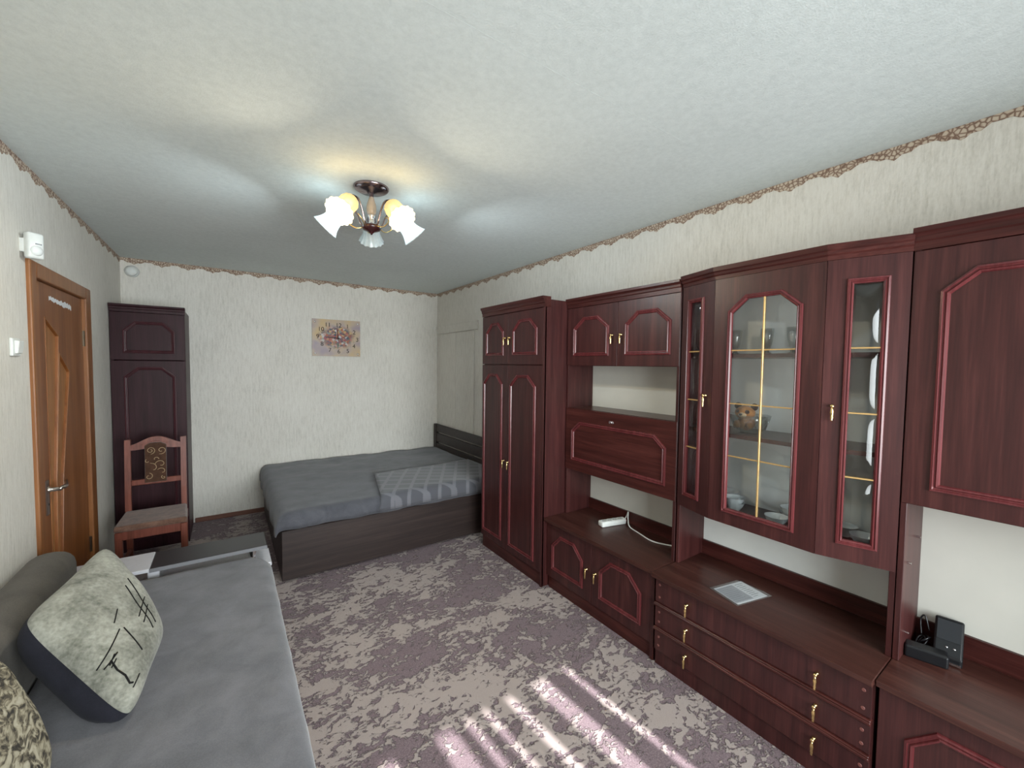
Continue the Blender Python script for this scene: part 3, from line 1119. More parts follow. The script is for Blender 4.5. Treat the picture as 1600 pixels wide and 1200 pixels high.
MB().sphere((tx - .060, ty - .004, tz + .083), .005, .007, .005, 10, 8).build('nose', BLACKP, hd, smooth=True)
t.scale = (1.08, 1.12, .98)

# ------------------------------------------------------------------ things on the base tops
# power strip
t = thing('power_strip', 'white four-socket power strip lying on the low cabinet', 'power strip', (2.905, 1.862, .5))
ang = math.atan2(1.845 - 1.885, 2.995 - 2.815)
Mp = Matrix.Translation((2.905, 1.862, .5)) @ Matrix.Rotation(ang, 4, 'Z')
body = MB().box(-.098, .098, -.027, .027, 0, .036, Mp).build('body', WHITEP, t, .009, segs=3, smooth=True)
for i in range(4):
    s = MB().lathe([(.019, .036), (.019, .0372), (.0165, .0372), (.0165, .0362)], 20, Mp @ Matrix.Translation((-.068 + i * .042, 0, 0)), False, True).build('socket', plain('socket_white', srgb(205, 207, 204), .4), body)
    bq = MB()
    for dx in (-.0065, .0065):
        bq.lathe([(.0024, .0362), (.0024, .0376)], 8, Mp @ Matrix.Translation((-.068 + i * .042 + dx, 0, 0)))
    bq.build('pin_hole', BLACKP, s)
MB().box(.082, .092, -.012, .012, .034, .0385, Mp).build('rocker_switch', WHITEP, body, .001)


def spline(pts, n=10):
    P = [Vector(p) for p in pts]
    out = []
    for i in range(len(P) - 1):
        p0, p1, p2, p3 = P[max(i - 1, 0)], P[i], P[i + 1], P[min(i + 2, len(P) - 1)]
        for k in range(n):
            s = k / n
            out.append(.5 * ((2 * p1) + (p2 - p0) * s + (2 * p0 - 5 * p1 + 4 * p2 - p3) * s * s + (3 * p1 - p0 - 3 * p2 + p3) * s ** 3))
    out.append(P[-1])
    return out


MB().tube(spline([(3.000, 1.842, .518), (3.004, 1.825, .55), (2.998, 1.808, .584), (2.992, 1.802, .575), (2.99, 1.80, .54), (2.965, 1.765, .506), (2.93, 1.66, .5045),
                  (2.900, 1.54, .5045), (2.935, 1.45, .5045), (2.975, 1.385, .506), (2.985, 1.342, .51)]), .0042, 8).build('cable', WHITEP, t, smooth=True)
# printed papers in a clear sleeve
pc = [(2.687, 1.046), (2.891, 1.004), (2.856, .855), (2.647, .901)]
t = thing('document_sleeve', 'printed sheets in a clear plastic sleeve on the chest of drawers', 'documents', (2.77, .95, .5))


def quad_on(u0, u1, v0, v1):
    q = []
    for (a, c) in ((u0, v0), (u1, v0), (u1, v1), (u0, v1)):
        p = Vector(pc[3]).lerp(Vector(pc[0]), c)
        r = Vector(pc[2]).lerp(Vector(pc[1]), c)
        s = p.lerp(r, a)
        q.append((s.x, s.y))
    return q


sh = MB().prism(quad_on(0.05, .95, .04, .96), .5005, .5022).build('sheet', PAPER, t)
MB().prism(quad_on(.06, .58, .10, .90), .5022, .5024).build('printed_block', INK, sh)
b = MB()
for i in range(9):
    v = .16 + i * .085
    b.prism(quad_on(.1, .1 + random.uniform(.3, .44), v, v + .014), .5024, .5025)
    b.prism(quad_on(.64, .64 + random.uniform(.12, .26), v, v + .02), .5022, .50235)
b.build('printed_lines', plain('grey_ink', srgb(120, 124, 130), .6), sh)
MB().prism(quad_on(-.03, 1.03, -.04, 1.04), .5035, .5037).build('sleeve', SLEEVE, t)
# black terminal, charger box and cables
t = thing('card_terminal', 'glossy black card terminal leaning at the back of the right cabinet top', 'terminal', (2.975, .285, .5))
Mt = Matrix.Translation((2.965, .292, .5)) @ Matrix.Rotation(math.radians(7), 4, 'Z')
pr = [(-.050, 0), (.050, 0), (.050, .132), (.036, .135), (-.052, .03)]
Mrot = Mt @ Matrix(((1, 0, 0, 0), (0, 0, 1, -.038), (0, 1, 0, 0), (0, 0, 0, 1)))
bd = MB().prism(pr, 0, .076, Mrot).build('body', BLACKP, t, .007, segs=3)
sd = Vector((.036 + .052, .135 - .03)).normalized()
sn = Vector((-sd.y, sd.x))


def slope(a, off):
    return (-.052 + sd.x * a + sn.x * off, .03 + sd.y * a + sn.y * off)


A0, A1, A2, A3 = slope(.055, .0), slope(.128, .0), slope(.128, .0022), slope(.055, .0022)
MB().prism([A0, A1, A2, A3], .007, .069, Mrot).build('screen', BLACKG, bd)
B0, B1, B2, B3 = slope(-.0, -.01), slope(.008, -.002), slope(.008, .003), slope(-.004, .002)
MB().prism([(-.0535, .004), (-.050, .004), (-.050, .012), (-.0535, .012)], .004, .072, Mrot).build('silver_edge', CHROME, bd)
bq = MB()
for i in range(2):
    a = slope(.032, 0)
    bq.sphere((a[0], a[1] + .001, .022 + i * .02), .0045, .0035, .0045, 10, 6, Mrot)
bq.build('indicator', CHROME, bd, smooth=True)
t = thing('charger_box', 'black charger box with coiled cables beside the card terminal', 'charger', (2.93, .335, .5))
Mc = Matrix.Translation((2.885, .337, .5)) @ Matrix.Rotation(math.radians(-76), 4, 'Z')
MB().box(-.058, .058, -.026, .026, 0, .046, Mc).build('body', BLACKP, t, .007, segs=3)
b = MB()
for i in range(3):
    cx, cy, rr = 2.95 + .004 * i, .362 - .004 * i, .022 + .002 * i
    b.tube([(cx + rr * math.cos(a), cy + rr * .6 * math.sin(a), .506 + .006 * i + .04 * (.5 + .5 * math.cos(a + i))) for a in [k * PI / 8 for k in range(17)]], .0028, 6)
b.tube(spline([(2.97, .365, .55), (2.985, .372, .60), (2.985, .36, .62), (2.975, .345, .57)]), .0026, 6)
b.build('cable', BLACKP, t, smooth=True)

# ------------------------------------------------------------------ wall clock
KX0, KX1, KZ0, KZ1 = 1.552, 2.064, 1.6475, 2.058
kcx, kcz = (KX0 + KX1) / 2, (KZ0 + KZ1) / 2
t = thing('wall_clock', 'rectangular glass wall clock printed with a flower bouquet above the bed', 'clock', (kcx, YF, KZ0))


def clock_mat():
    mt, nt, bs = newmat('bouquet_print')
    tc = nt.nodes.new('ShaderNodeTexCoord')
    sub = nt.nodes.new('ShaderNodeVectorMath')
    sub.operation = 'SUBTRACT'
    sub.inputs[1].default_value = (0, 0, kcz - KZ0 + .01)
    L(nt, tc.outputs['Object'], sub.inputs[0])
    sep = nt.nodes.new('ShaderNodeSeparateXYZ')
    L(nt, sub.outputs[0], sep.inputs[0])
    ax = math_(nt, 'DIVIDE', sep.outputs[0], .205)
    az = math_(nt, 'DIVIDE', sep.outputs[2], .135)
    rad = math_(nt, 'SQRT', math_(nt, 'ADD', math_(nt, 'MULTIPLY', ax, ax), math_(nt, 'MULTIPLY', az, az)))
    wob = noise(nt, coords(nt), 14, 3)
    rad = math_(nt, 'ADD', rad, math_(nt, 'MULTIPLY', wob, .6))
    inm = math_(nt, 'SUBTRACT', 1.0, math_(nt, 'MULTIPLY', math_(nt, 'SUBTRACT', rad, 1.0), 3.0, True), True)
    vo = N(nt, 'ShaderNodeTexVoronoi', Scale=44.0)
    L(nt, coords(nt), vo.inputs['Vector'])
    hue = nt.nodes.new('ShaderNodeSeparateColor')
    L(nt, vo.outputs['Color'], hue.inputs[0])
    fl_ = ramp(nt, hue.outputs[0], [(0.1, srgb(74, 84, 96)), (.25, srgb(172, 98, 74)), (.4, srgb(196, 196, 194)), (.55, srgb(92, 106, 92)), (.7, srgb(166, 82, 88)), (.82, srgb(200, 164, 108)), (.95, srgb(112, 88, 100))])
    bgn = noise(nt, coords(nt), 5, 2)
    bg = ramp(nt, bgn, [(.3, srgb(150, 138, 160)), (.5, srgb(188, 168, 148)), (.68, srgb(204, 174, 124))])
    L(nt, mixc(nt, inm, bg, fl_), bs.inputs['Base Color'])
    bs.inputs['Roughness'].default_value = .35
    bs.inputs['Specular IOR Level'].default_value = .25
    return mt


pln = MB().box(KX0, KX1, YF - .014, YF - .008, KZ0, KZ1).build('printed_plate', clock_mat(), t, .001)
MB().box(KX0 + .1, KX1 - .1, YF - .008, YF, KZ0 + .1, KZ1 - .1).build('movement_box', BLACKP, t)
for sx, sz in ((KX0 + .028, KZ1 - .034), (KX1 - .028, KZ1 - .034), (KX0 + .028, KZ0 + .03), (KX1 - .028, KZ0 + .03)):
    MB().lathe([(.009, 0), (.008, .003), (.004, .005)], 14, Matrix.Translation((sx, YF - .014, sz)) @ Matrix.Rotation(PI / 2, 4, 'X')).build('fixing_cap', CHROME, pln, smooth=True)


def text_mesh(s, size):
    cu = bpy.data.curves.new('numeral', 'FONT')
    cu.body = s
    cu.size = size
    cu.align_x = 'CENTER'
    cu.align_y = 'CENTER'
    cu.extrude = .0006
    ob = bpy.data.objects.new('tmp', cu)
    C.objects.link(ob)
    me = bpy.data.meshes.new_from_object(ob.evaluated_get(bpy.context.evaluated_depsgraph_get()))
    bpy.data.objects.remove(ob)
    me.materials.clear()
    me.materials.append(INKD)
    return me


num = {'12': (.02, .143), '1': (.115, .135), '2': (.188, .072), '3': (.222, -.012), '4': (.185, -.088), '5': (.117, -.145), '6': (.02, -.152),
       '7': (-.075, -.138), '8': (-.155, -.072), '9': (-.2, .01), '10': (-.165, .092), '11': (-.095, .143)}
for s, (dx, dz) in num.items():
    o = put('numeral', text_mesh(s, .066), pln, ORG[t.name])
    o.matrix_local = Matrix.Translation((kcx + dx - kcx, -.0152, kcz + dz - KZ0)) @ Matrix.Rotation(PI / 2, 4, 'X')


def hand(dx, dz, wdt, y, name):
    dv = Vector((dx, dz))
    pn = Vector((-dv.y, dv.x)).normalized() * wdt
    c = Vector((kcx + .012, kcz))
    q = [c - dv * .15 + pn, c - dv * .15 - pn, c + dv - pn * .4, c + dv + pn * .4]
    MB().add([(a.x, y, a.y) for a in q] + [(a.x, y - .001, a.y) for a in q], [(0, 1, 2, 3), (7, 6, 5, 4), (0, 4, 5, 1), (1, 5, 6, 2), (2, 6, 7, 3), (3, 7, 4, 0)]).build(name, INKD, pln)


hand(-.125, .006, .005, YF - .0165, 'minute_hand')
hand(-.006, .09, .006, YF - .0185, 'hour_hand')

# ------------------------------------------------------------------ chandelier
LX, LY = 1.408, 2.217
t = thing('chandelier', 'five-arm ceiling chandelier with fluted glass shades and dark chrome arms', 'chandelier', (LX, LY, H))
MB().lathe([(.088, H), (.088, H - .006), (.082, H - .014), (.066, H - .022), (.030, H - .027), (.012, H - .034), (.010, H - .05)], 36, Matrix.Translation((LX, LY, 0)) @ Matrix.Identity(4)).build('canopy', GUNM, t, smooth=True)
PEARL = plain('pearl_ceramic', srgb(176, 158, 138), .25)
MB().lathe([(.008, H - .045), (.014, H - .06), (.022, H - .085), (.025, H - .105), (.023, H - .125), (.016, H - .145)], 24, Matrix.Translation((LX, LY, 0))).build('stem', PEARL, t, smooth=True)
MB().lathe([(.018, H - .140), (.022, H - .147), (.014, H - .155), (.014, H - .182), (.024, H - .190), (.024, H - .196)], 24, Matrix.Translation((LX, LY, 0))).build('stem_collar', CHROME, t, smooth=True)
MB().lathe([(.026, H - .190), (.046, H - .198), (.050, H - .206), (.040, H - .219), (.016, H - .228), (.006, H - .236), (.004, H - .242)], 28, Matrix.Translation((LX, LY, 0))).build('hub', plain('dark_red_lacquer', srgb(52, 24, 26), .2), t, smooth=True)


def shade_mat(name, tint, emit, strength):
    mt, nt, bs = newmat(name)
    out = nt.nodes['Material Output']
    f = noise(nt, coords(nt), 60, 2)
    col = ramp(nt, f, [(.3, tuple(c * .9 for c in tint)), (.7, tint)])
    L(nt, mixc(nt, .5, col, (0, 0, 0)), bs.inputs['Base Color'])
    bs.inputs['Roughness'].default_value = .25
    tr = N(nt, 'ShaderNodeBsdfTransparent', Color=(*tint, 1))
    tl = N(nt, 'ShaderNodeBsdfTranslucent', Color=(*tint, 1))
    m1 = N(nt, 'ShaderNodeMixShader', Fac=.004)
    L(nt, bs.outputs[0], m1.inputs[1])
    L(nt, tl.outputs[0], m1.inputs[2])
    m2 = N(nt, 'ShaderNodeMixShader', Fac=.045)
    L(nt, m1.outputs[0], m2.inputs[1])
    L(nt, tr.outputs[0], m2.inputs[2])
    sh_ = m2.outputs[0]
    if strength > 0:
        em_ = N(nt, 'ShaderNodeEmission', Color=(*emit, 1), Strength=strength)
        ad = nt.nodes.new('ShaderNodeAddShader')
        L(nt, sh_, ad.inputs[0])
        L(nt, em_.outputs[0], ad.inputs[1])
        sh_ = ad.outputs[0]
    L(nt, sh_, out.inputs[0])
    return mt


def bulb_mat(name, col, s):
    mt, nt, bs = newmat(name)
    bs.inputs['Base Color'].default_value = (1, 1, 1, 1)
    bs.inputs['Emission Color'].default_value = (*col, 1)
    bs.inputs['Emission Strength'].default_value = s
    return mt


SHW = shade_mat('warm_frosted_shade', (.95, .76, .40), (1.0, .74, .34), .32)
SHC = shade_mat('cool_frosted_shade', (.78, .92, .95), (.66, .90, 1.0), .40)
SHO = shade_mat('unlit_frosted_shade', (.80, .86, .86), (.8, .9, 1.0), .0)
BW, BC = bulb_mat('warm_bulb', (1, .82, .5), 22), bulb_mat('cool_bulb', (.86, .97, 1.0), 22)
BO = plain('unlit_bulb', srgb(220, 222, 222), .3)
az0 = math.atan2(LY - CAMY, LX - CAMX)
for i in range(5):
    az = az0 + i * 2 * PI / 5
    kind = {0: 'off', 1: 'cool', 2: 'warm', 3: 'warm', 4: 'cool'}[i]
    Ma = Matrix.Translation((LX, LY, 0)) @ Matrix.Rotation(az, 4, 'Z')
    zc = H - .200
    pts = spline([(.035, 0, zc), (.055, 0, zc + .012), (.075, 0, zc + .06), (.100, 0, zc + .098), (.130, 0, zc + .105), (.148, 0, zc + .085)], 6)
    arm = MB().tube(pts, .0052, 8, Ma).build('arm', GUNM, t, smooth=True)
    c2_ = spline([(.045, 0, zc - .004), (.075, .012, zc - .012), (.105, .02, zc + .004), (.12, .012, zc + .022), (.108, .004, zc + .026)], 6)
    MB().tube(c2_, .0028, 6, Ma).build('curl', GOLD, arm, smooth=True)
    tilt = math.radians(46)           # axis: outward and downward
    Ms = Ma @ Matrix.Translation((.143, 0, zc + .088)) @ Matrix.Rotation(PI - tilt, 4, 'Y')
    sk = MB().lathe([(.012, -.008), (.021, -.004), (.024, .010), (.024, .024), (.018, .026)], 18, Ms).build('socket', GUNM, arm, smooth=True)
    prof = [(.018, .018), (.036, .022), (.043, .034), (.045, .052), (.044, .072), (.046, .092), (.053, .112), (.064, .132), (.067, .137)]

    def wb(a, f):
        return 1 + .035 * math.cos(14 * a + 5 * f) * (0.3 + f)
    MB().lathe(prof, 84, Ms, False, False, wb).build('shade', {'off': SHO, 'cool': SHC, 'warm': SHW}[kind], arm, smooth=True, recalc=False)
    MB().sphere((0, 0, .058), .021, .021, .030, 14, 10, Ms).build('bulb', {'off': BO, 'cool': BC, 'warm': BW}[kind], arm, smooth=True)
    if kind != 'off':
        pl = bpy.data.lights.new('bulb_light', 'POINT')
        pl.energy = 17.0 if kind == 'warm' else 18.0
        pl.color = (1.0, .86, .62) if kind == 'warm' else (.80, .93, 1.0)
        pl.shadow_soft_size = .015
        po = bpy.data.objects.new('bulb_light', pl)
        C.objects.link(po)
        po.parent = t
        po.location = (Ms @ Vector((0, 0, .105))) - Vector((LX, LY, H))

# ------------------------------------------------------------------ bed
t = thing('bed', 'low dark wenge double bed with slatted headboard under the clock', 'bed', (2.0, 4.1, 0))
QX0, QX1, QY0, QY1 = 1.075, 2.985, 3.265, 4.972
MB().box(QX0, QX1, QY0, QY0 + .028, .015, .375).build('side_rail', WENGE, t, .003)
MB().box(QX0, QX1, QY1 - .028, QY1, .015, .375).build('side_rail', WENGE, t, .003)
MB().box(QX0, QX0 + .028, QY0 + .028, QY1 - .028, .015, .375).build('foot_board', WENGE, t, .003)
hb = MB().box(QX1, QX1 + .04, QY1 - .07, QY1, 0, .80).build('headboard_post', WENGE, t, .003)
MB().box(QX1, QX1 + .04, QY0, QY0 + .07, 0, .80).build('headboard_post', WENGE, t, .003)
for z0, z1 in ((.705, .80), (.575, .685), (.40, .555)):
    MB().box(QX1 + .008, QX1 + .032, QY0 + .07, QY1 - .07, z0, z1).build('headboard_slat', WENGE, t, .003)
MB().box(QX0 + .03, QX1 - .003, QY0 + .03, QY1 - .03, .28, .46).build('mattress', plain('mattress_ticking', srgb(190, 188, 184), .8), t, .03, segs=3)


def cover_mesh(x0, x1, y0, y1, zt, drop_f, drop_l, nx, ny, amp, drop_far=.08):
    """soft coverlet: top grid with rounded drops at the front (y0) and at the foot (x0)"""
    r = .06

    def prof(s, lo, drop):            # arc-length s from the outer hem
        if s < drop:
            return lo, -r - (drop - s)
        a = (s - drop) / r
        if a < PI / 2:
            return lo + r * (1 - math.cos(a)), -r * (1 - math.sin(a))
        return lo + r + (s - drop - r * PI / 2), 0
    Lx = drop_l + r * PI / 2 + (x1 - x0 - r)
    Ly = drop_f + r * PI / 2 + (y1 - y0 - r)

    def fn(u, v):
        x, dzx = prof(u * Lx, x0, drop_l)
        y, dzy = prof(v * Ly, y0, drop_f)
        nz = mnoise.noise(Vector((x * 5, y * 5, .3))) * amp + mnoise.noise(Vector((x * 14, y * 11, 2.3))) * amp * .4
        z = zt - min(math.hypot(dzx, dzy), r + max(drop_f, drop_l))
        bulge = .012 * math.sin(9 * x + 3 * y)
        if dzy < -r * .9:
            y -= abs(bulge) * .5
        if dzx < -r * .9:
            x -= abs(.012 * math.sin(9 * y))
        return (x, y, z + nz)
    b = MB().grid(fn, nx, ny)
    return b


cv = cover_mesh(QX0 - .022, QX1 - .004, QY0 - .004, QY1 - .012, .492, .05, .09, 64, 56, .012)
o = cv.build('coverlet', COVER, None, smooth=True, merge=True, org=(2.0, 4.1, .4))
md = o.modifiers.new('thick', 'SOLIDIFY')
md.thickness = .008
md.offset = 1
tag(o, 'dark grey coverlet spread over the bed', 'coverlet')


def blanket(u, v):
    yb0, r, drop = QY0 - .018, .072, .05
    far = .60 + .10 * u + .03 * math.sin(6 * u)
    sl_ = v * (drop + r * PI / 2 + far)
    if sl_ < drop:
        y, dz = yb0, -r - (drop - sl_)
    elif sl_ < drop + r * PI / 2:
        a_ = (sl_ - drop) / r
        y, dz = yb0 + r * (1 - math.cos(a_)), -r * (1 - math.sin(a_))
    else:
        y, dz = yb0 + r + (sl_ - drop - r * PI / 2), 0
    x = 1.80 + 1.165 * u + .16 * (v - .3) * (1 - u)
    return (x, y, .522 + dz + .004 * math.sin(7 * x + 5 * y))


b = MB().grid(blanket, 30, 34)
o = b.build('checked_blanket', CHECK, None, smooth=True, org=(2.4, 3.6, .5))
md = o.modifiers.new('thick', 'SOLIDIFY')
md.thickness = .005
tag(o, 'lighter checked blanket draped over the bed edge near the wardrobe', 'blanket')

# ------------------------------------------------------------------ chair
t = thing('dining_chair', 'reddish wooden chair with brown scrolled back pad before the tall cabinet', 'chair', (.34, 3.87, 0))
CB, CF = 4.06, 3.70
xl_, xr_ = .165, .487
for x in (xl_, xr_):
    xo = -.0 if x == xl_ else .0
    b = MB()
    pts = [(x, CB + .03, 0), (x, CB, .42), (x, CB + .005, .6), (x, CB + .035, .985)]
    for k in range(len(pts) - 1):
        p0, p1 = pts[k], pts[k + 1]
        h_ = .017
        vs = []
        for p in (p0, p1):
            vs += [(p[0] - h_, p[1] - h_, p[2]), (p[0] + h_, p[1] - h_, p[2]), (p[0] + h_, p[1] + h_, p[2]), (p[0] - h_, p[1] + h_, p[2])]
        fs = [(0, 1, 5, 4), (1, 2, 6, 5), (2, 3, 7, 6), (3, 0, 4, 7)]
        if k == 0:
            fs.append((3, 2, 1, 0))
        if k == len(pts) - 2:
            fs.append((4, 5, 6, 7))
        b.add(vs, fs)
    b.build('rear_leg', CHAIRW, t, merge=True)
for x in (.163, .507):
    MB().prism([(x - .019, CF - .0), (x + .019, CF - .0), (x + .019, CF + .038), (x - .019, CF + .038)], 0, .42).build('front_leg', CHAIRW, t, .004)
# arched top rail
def yb(z):
    return CB + .005 + .03 * (z - .6) / .385
n = 20
vs, fs = [], []
for i in range(n + 1):
    s = i / n
    x = xl_ + .017 + (xr_ - xl_ - .034) * s
    zz = .935 + .035 * math.sin(PI * s) ** 1.6
    bt_ = .905 + .012 * math.sin(PI * s) ** 2
    zt_ = .945 + .055 * math.sin(PI * s) ** 1.5
    for (dy, z) in ((-.011, bt_), (.011, bt_), (.011, zt_), (-.011, zt_)):
        vs.append((x, yb(z) + dy, z))
for i in range(n):
    a, c = 4 * i, 4 * i + 4
    fs += [(a + k, a + (k + 1) % 4, c + (k + 1) % 4, c + k) for k in range(4)]
fs += [(0, 1, 2, 3), (4 * n + 3, 4 * n + 2, 4 * n + 1, 4 * n)]
tr_ = MB().add(vs, fs).build('top_rail', CHAIRW, t, smooth=False)
b = MB()
cxm = (xl_ + xr_) / 2
for s in (-1, 1):
    for q in range(3):
        pts = [(cxm + s * (.012 + q * .03 + .012 * math.cos(a)), yb(.955) - .012, .958 - .008 * q + .010 * math.sin(a)) for a in [k * PI / 5 for k in range(9)]]
        b.tube(pts, .0016, 5)
b.build('carving', CHAIRW, tr_, smooth=True)
MB().box(xl_ + .017, xr_ - .017, yb(.66) - .011, yb(.66) + .011, .645, .685).build('lower_rail', CHAIRW, t, .003)
px0, px1 = cxm - .066, cxm + .060
padM = []
b = MB()
poly = [(px0, .66), (px1, .66), (px1, .935), (cxm + .03, .955), (cxm - .035, .955), (px0, .935)]
vs = [(a, yb(c) - .026, c) for a, c in poly] + [(a, yb(c) - .002, c) for a, c in poly]
k6 = len(poly)
fs = [tuple(range(k6)), tuple(range(k6, 2 * k6))[::-1]] + [(i, (i + 1) % k6, k6 + (i + 1) % k6, k6 + i) for i in range(k6)]
pad = b.add(vs, fs).build('back_pad', BROWNU, t, .006, segs=2)
b = MB()


def spiral(cx_, cz_, r0, turns, a0, sgn):
    pts = []
    for k in range(int(14 * turns) + 1):
        a = a0 + sgn * 2 * PI * k / 14
        rr = r0 * (1 - k / (14 * turns) * .8)
        z = cz_ + rr * math.sin(a)
        pts.append((cx_ + rr * math.cos(a), yb(z) - .027, z))
    b.tube(pts, .0022, 5)


cxp = (px0 + px1) / 2
spiral(cxp - .028, .898, .028, 1.5, -1.5, 1)
spiral(cxp + .034, .895, .030, 1.2, -2.0, 1)
spiral(cxp + .03, .79, .034, .8, 3.0, -1)
spiral(cxp - .02, .76, .045, .45, 1.8, -1)
spiral(cxp + .036, .735, .03, .7, 2.6, -1)
spiral(cxp - .04, .705, .026, 1.0, 1.4, -1)
spiral(cxp, .83, .02, .6, 0, 1)
spiral(cxp - .045, .82, .016, .7, 2, 1)
spiral(cxp + .045, .69, .014, 1.0, 2, 1)
b.build('scroll_pattern', BEIGET, pad, smooth=True)
# seat and rails
vs = [(.150, CB - .012, .425), (.503, CB - .012, .425), (.528, CF - .02, .425), (.142, CF - .02, .425), (.150, CB - .012, .468), (.503, CB - .012, .468), (.528, CF - .02, .468), (.142, CF - .02, .468)]
MB().add(vs, [(3, 2, 1, 0), (4, 5, 6, 7), (0, 1, 5, 4), (1, 2, 6, 5), (2, 3, 7, 6), (3, 0, 4, 7)]).build('seat', SEATU, t, .014, segs=3)
MB().box(.18, .488, CF, CF + .02, .365, .425).box(.155, .175, CF + .03, CB - .015, .365, .425).box(.49, .51, CF + .03, CB - .015, .365, .425).build('seat_apron', CHAIRW, t, .002)
MB().box(.18, .488, CF + .006, CF + .028, .19, .225).build('stretcher', CHAIRW, t, .003)
MB().box(.156, .174, CF + .03, CB + .0, .15, .18).build('stretcher', CHAIRW, t, .003)
MB().box(.478, .496, CF + .03, CB + .0, .15, .18).build('stretcher', CHAIRW, t, .003)

# ------------------------------------------------------------------ two-tier side table
t = thing('side_table', 'low white two-tier table with a dark top and chrome leg beyond the sofa', 'table', (.6, 3.02, 0))
MB().box(.06, .415, 2.885, 3.135, .432, .452).build('white_top', WTABLE, t, .003)
MB().box(.415, .962, 2.89, 3.135, .430, .450).build('dark_top', DTABLE, t, .006, segs=2)
MB().box(.415, .962, 2.884, 2.889, .430, .450).build('edge_band', plain('grey_edge_band', srgb(120, 120, 124), .4), t)
MB().box(.405, .455, 2.90, 3.12, .34, .430).build('end_panel', WTABLE, t, .003)
MB().box(.06, .985, 2.88, 3.12, .318, .340).build('lower_shelf', WTABLE, t, .004)
for x in (.08, .945):
    MB().box(x, x + .03, 2.90, 3.10, 0, .318).build('leg_panel', WTABLE, t, .003)
MB().lathe([(.032, .340), (.032, .345), (.018, .35), (.020, .38), (.024, .41), (.024, .430)], 20, Matrix.Translation((.885, 2.945, 0))).build('chrome_leg', CHROME, t, smooth=True)

# ------------------------------------------------------------------ sofa, throw, cushions
SX1, SY0, SY1, SZ = .945, .62, 2.79, .405
t = thing('sofa', 'sofa along the door wall, its taupe backrest showing behind the cushions', 'sofa', (.5, 1.7, 0))
MB().box(.03, SX1, SY0, SY1, .02, .25).build('base', TAUPE, t, .015, segs=2)
MB().box(.2, SX1, SY0, SY1, .25, SZ).build('seat', TAUPE, t, .03, segs=3)
MB().box(.022, .19, SY0, 2.74, .25, .70).build('backrest', TAUPE, t, .07, segs=4, smooth=True)
for (x, y) in ((.08, .7), (.9, .7), (.08, 2.7), (.9, 2.7)):
    MB().lathe([(.02, 0), (.025, .022)], 12, Matrix.Translation((x, y, 0))).build('foot', BLACKP, t)


def throw_fn():
    x1, y1, r = SX1 + .028, SY1 + .03, .05
    flat = x1 - r - .2
    drop = .30
    Lx = flat + r * PI / 2 + drop
    y0 = SY0 + .05

    def fn(u, v):
        s = u * Lx
        y = y0 + (y1 - y0) * v
        if s < flat:
            x, dz = .2 + s, 0
        elif s < flat + r * PI / 2:
            a = (s - flat) / r
            x, dz = .2 + flat + r * math.sin(a), -r * (1 - math.cos(a))
        else:
            x, dz = x1 + .006 * math.sin(14 * y), -r - (s - flat - r * PI / 2)
        k = (y - (y1 - .12)) / .12
        xr = 0
        if k > 0 and x > x1 - .16:
            xr = -.07 * k * k * min(1, (x - (x1 - .16)) / .16)
        nz = .006 * mnoise.noise(Vector((x * 6, y * 5, .7))) + .003 * mnoise.noise(Vector((x * 17, y * 13, 4.)))
        return (x + xr, y, SZ + .020 + dz + nz)
    return fn


o = MB().grid(throw_fn(), 44, 90).build('velour_throw', THROW, None, smooth=True, org=(.55, 1.7, SZ))
md = o.modifiers.new('thick', 'SOLIDIFY')
md.thickness = .008
md.offset = -1
tag(o, 'grey velour throw covering the sofa seat and hanging over its edge', 'throw')


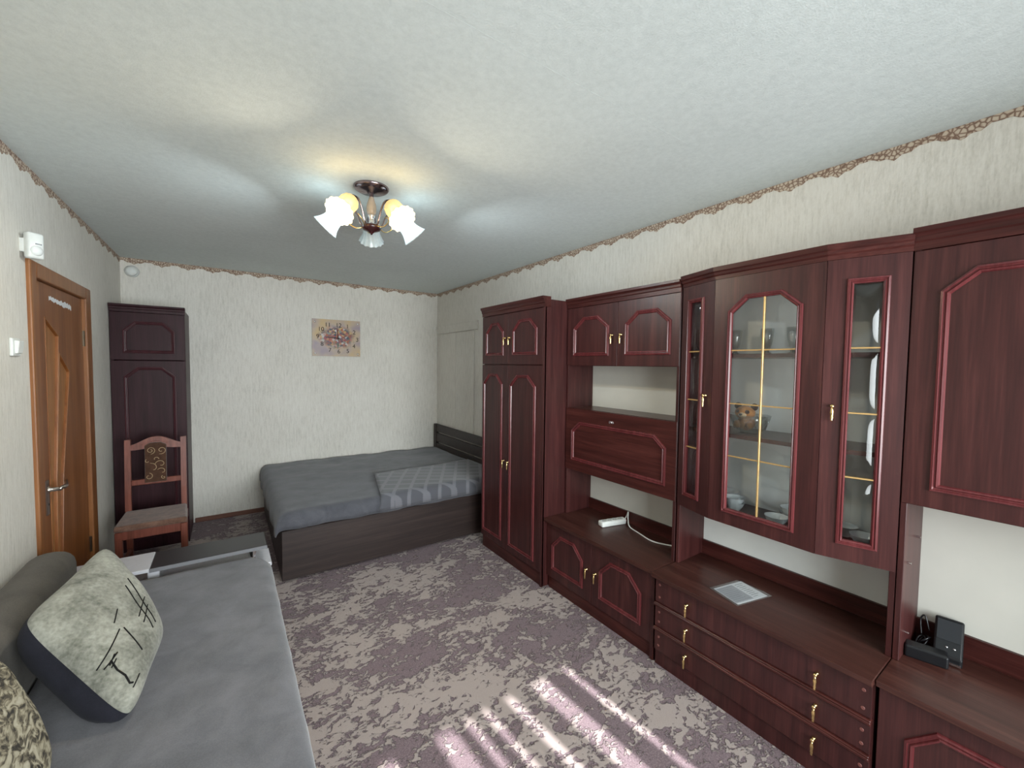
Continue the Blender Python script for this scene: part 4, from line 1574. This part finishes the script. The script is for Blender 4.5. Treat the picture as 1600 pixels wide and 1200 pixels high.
def pillow(name, label, cat, NB, NT, FT, FB, tf, tb, mf, mb, lines=None, pf=.5, pb=.42, nn=28):
    """cushion from its four seam corners: near/far bottom/top; front and back bulge"""
    NB, NT, FT, FB = map(Vector, (NB, NT, FT, FB))
    nrm = (FB - NB).cross(NT - NB).normalized()
    if nrm.x < 0:
        nrm = -nrm
    cen = (NB + NT + FT + FB) / 4
    t_ = thing(name, label, cat, tuple(cen))

    def S(u, v, side, extra=0.0):
        # u: near -> far, v: bottom -> top
        uu, vv = 2 * u - 1, 2 * v - 1
        pinch = 1 - .06 * (1 - abs(uu) ** 2) * abs(vv) ** 3
        p = NB.lerp(FB, u).lerp(NT.lerp(FT, u), v)
        p = cen + (p - cen) * (pinch - .10 * (abs(uu) * abs(vv)) ** 5)
        e = max(0, (1 - abs(uu) ** 3.2)) * max(0, (1 - abs(vv) ** 3.2))
        d = (tf * e ** pf) if side > 0 else (-tb * e ** pb)
        d += .006 * mnoise.noise(p * 9) * min(1, e * 3)
        q = p + nrm * (d + extra * side)
        if side < 0:
            q.x = max(q.x, XL + .01)
        q.z = max(q.z, SZ + .030)
        return q

    def fn(side):
        def g(u, v):
            # denser near the seam
            f = lambda s: .5 - .5 * math.cos(PI * s)
            return tuple(S(f(u), f(v), side))
        return g
    MB().grid(fn(1), nn, nn).build('front_cover', mf, t_, smooth=True)
    MB().grid(fn(-1), nn, nn).build('back_cover', mb, t_, smooth=True)
    if lines:
        b_ = MB()
        for ln, r_ in lines:
            pts = []
            for i in range(len(ln) - 1):
                for k in range(6):
                    s = k / 6
                    pts.append(S(ln[i][0] * (1 - s) + ln[i + 1][0] * s, ln[i][1] * (1 - s) + ln[i + 1][1] * s, 1, .0008))
            pts.append(S(*ln[-1], 1, .0008))
            b_.tube(pts, r_, 5)
        b_.build('line_print', INKD, t_, smooth=True)
    return t_


lines = [([(.03, .40), (.30, .44)], .0022), ([(.05, .365), (.10, .36), (.16, .36)], .0022), ([(.10, .365), (.095, .29), (.11, .22), (.10, .16), (.12, .14)], .0028),
         ([(.08, .35), (.14, .37)], .002), ([(.08, .33), (.13, .34)], .002), ([(.3, .5), (.42, .54)], .0018), ([(.34, .42), (.35, .2)], .002),
         ([(.55, .3), (.75, .34)], .0018), ([(.55, .36), (.78, .4)], .0018), ([(.62, .2), (.66, .6)], .002), ([(.7, .2), (.74, .62)], .002), ([(.1, .12), (.2, .13)], .0018)]
pillow('printed_cushion', 'large pale plush cushion with charcoal back and black line print on the sofa', 'cushion',
       (.512, 1.68, .440), (.225, 1.90, .75), (.335, 2.37, .80), (.560, 2.05, .500), .08, .15, PLUSH, CHARC, lines)
pillow('patterned_cushion', 'beige cushion with dark brush-stroke print at the near end of the sofa', 'cushion',
       (.39, 1.16, .435), (.235, 1.22, .84), (.205, 1.78, .74), (.345, 1.66, .435), .05, .03, BRUSH, BRUSH)
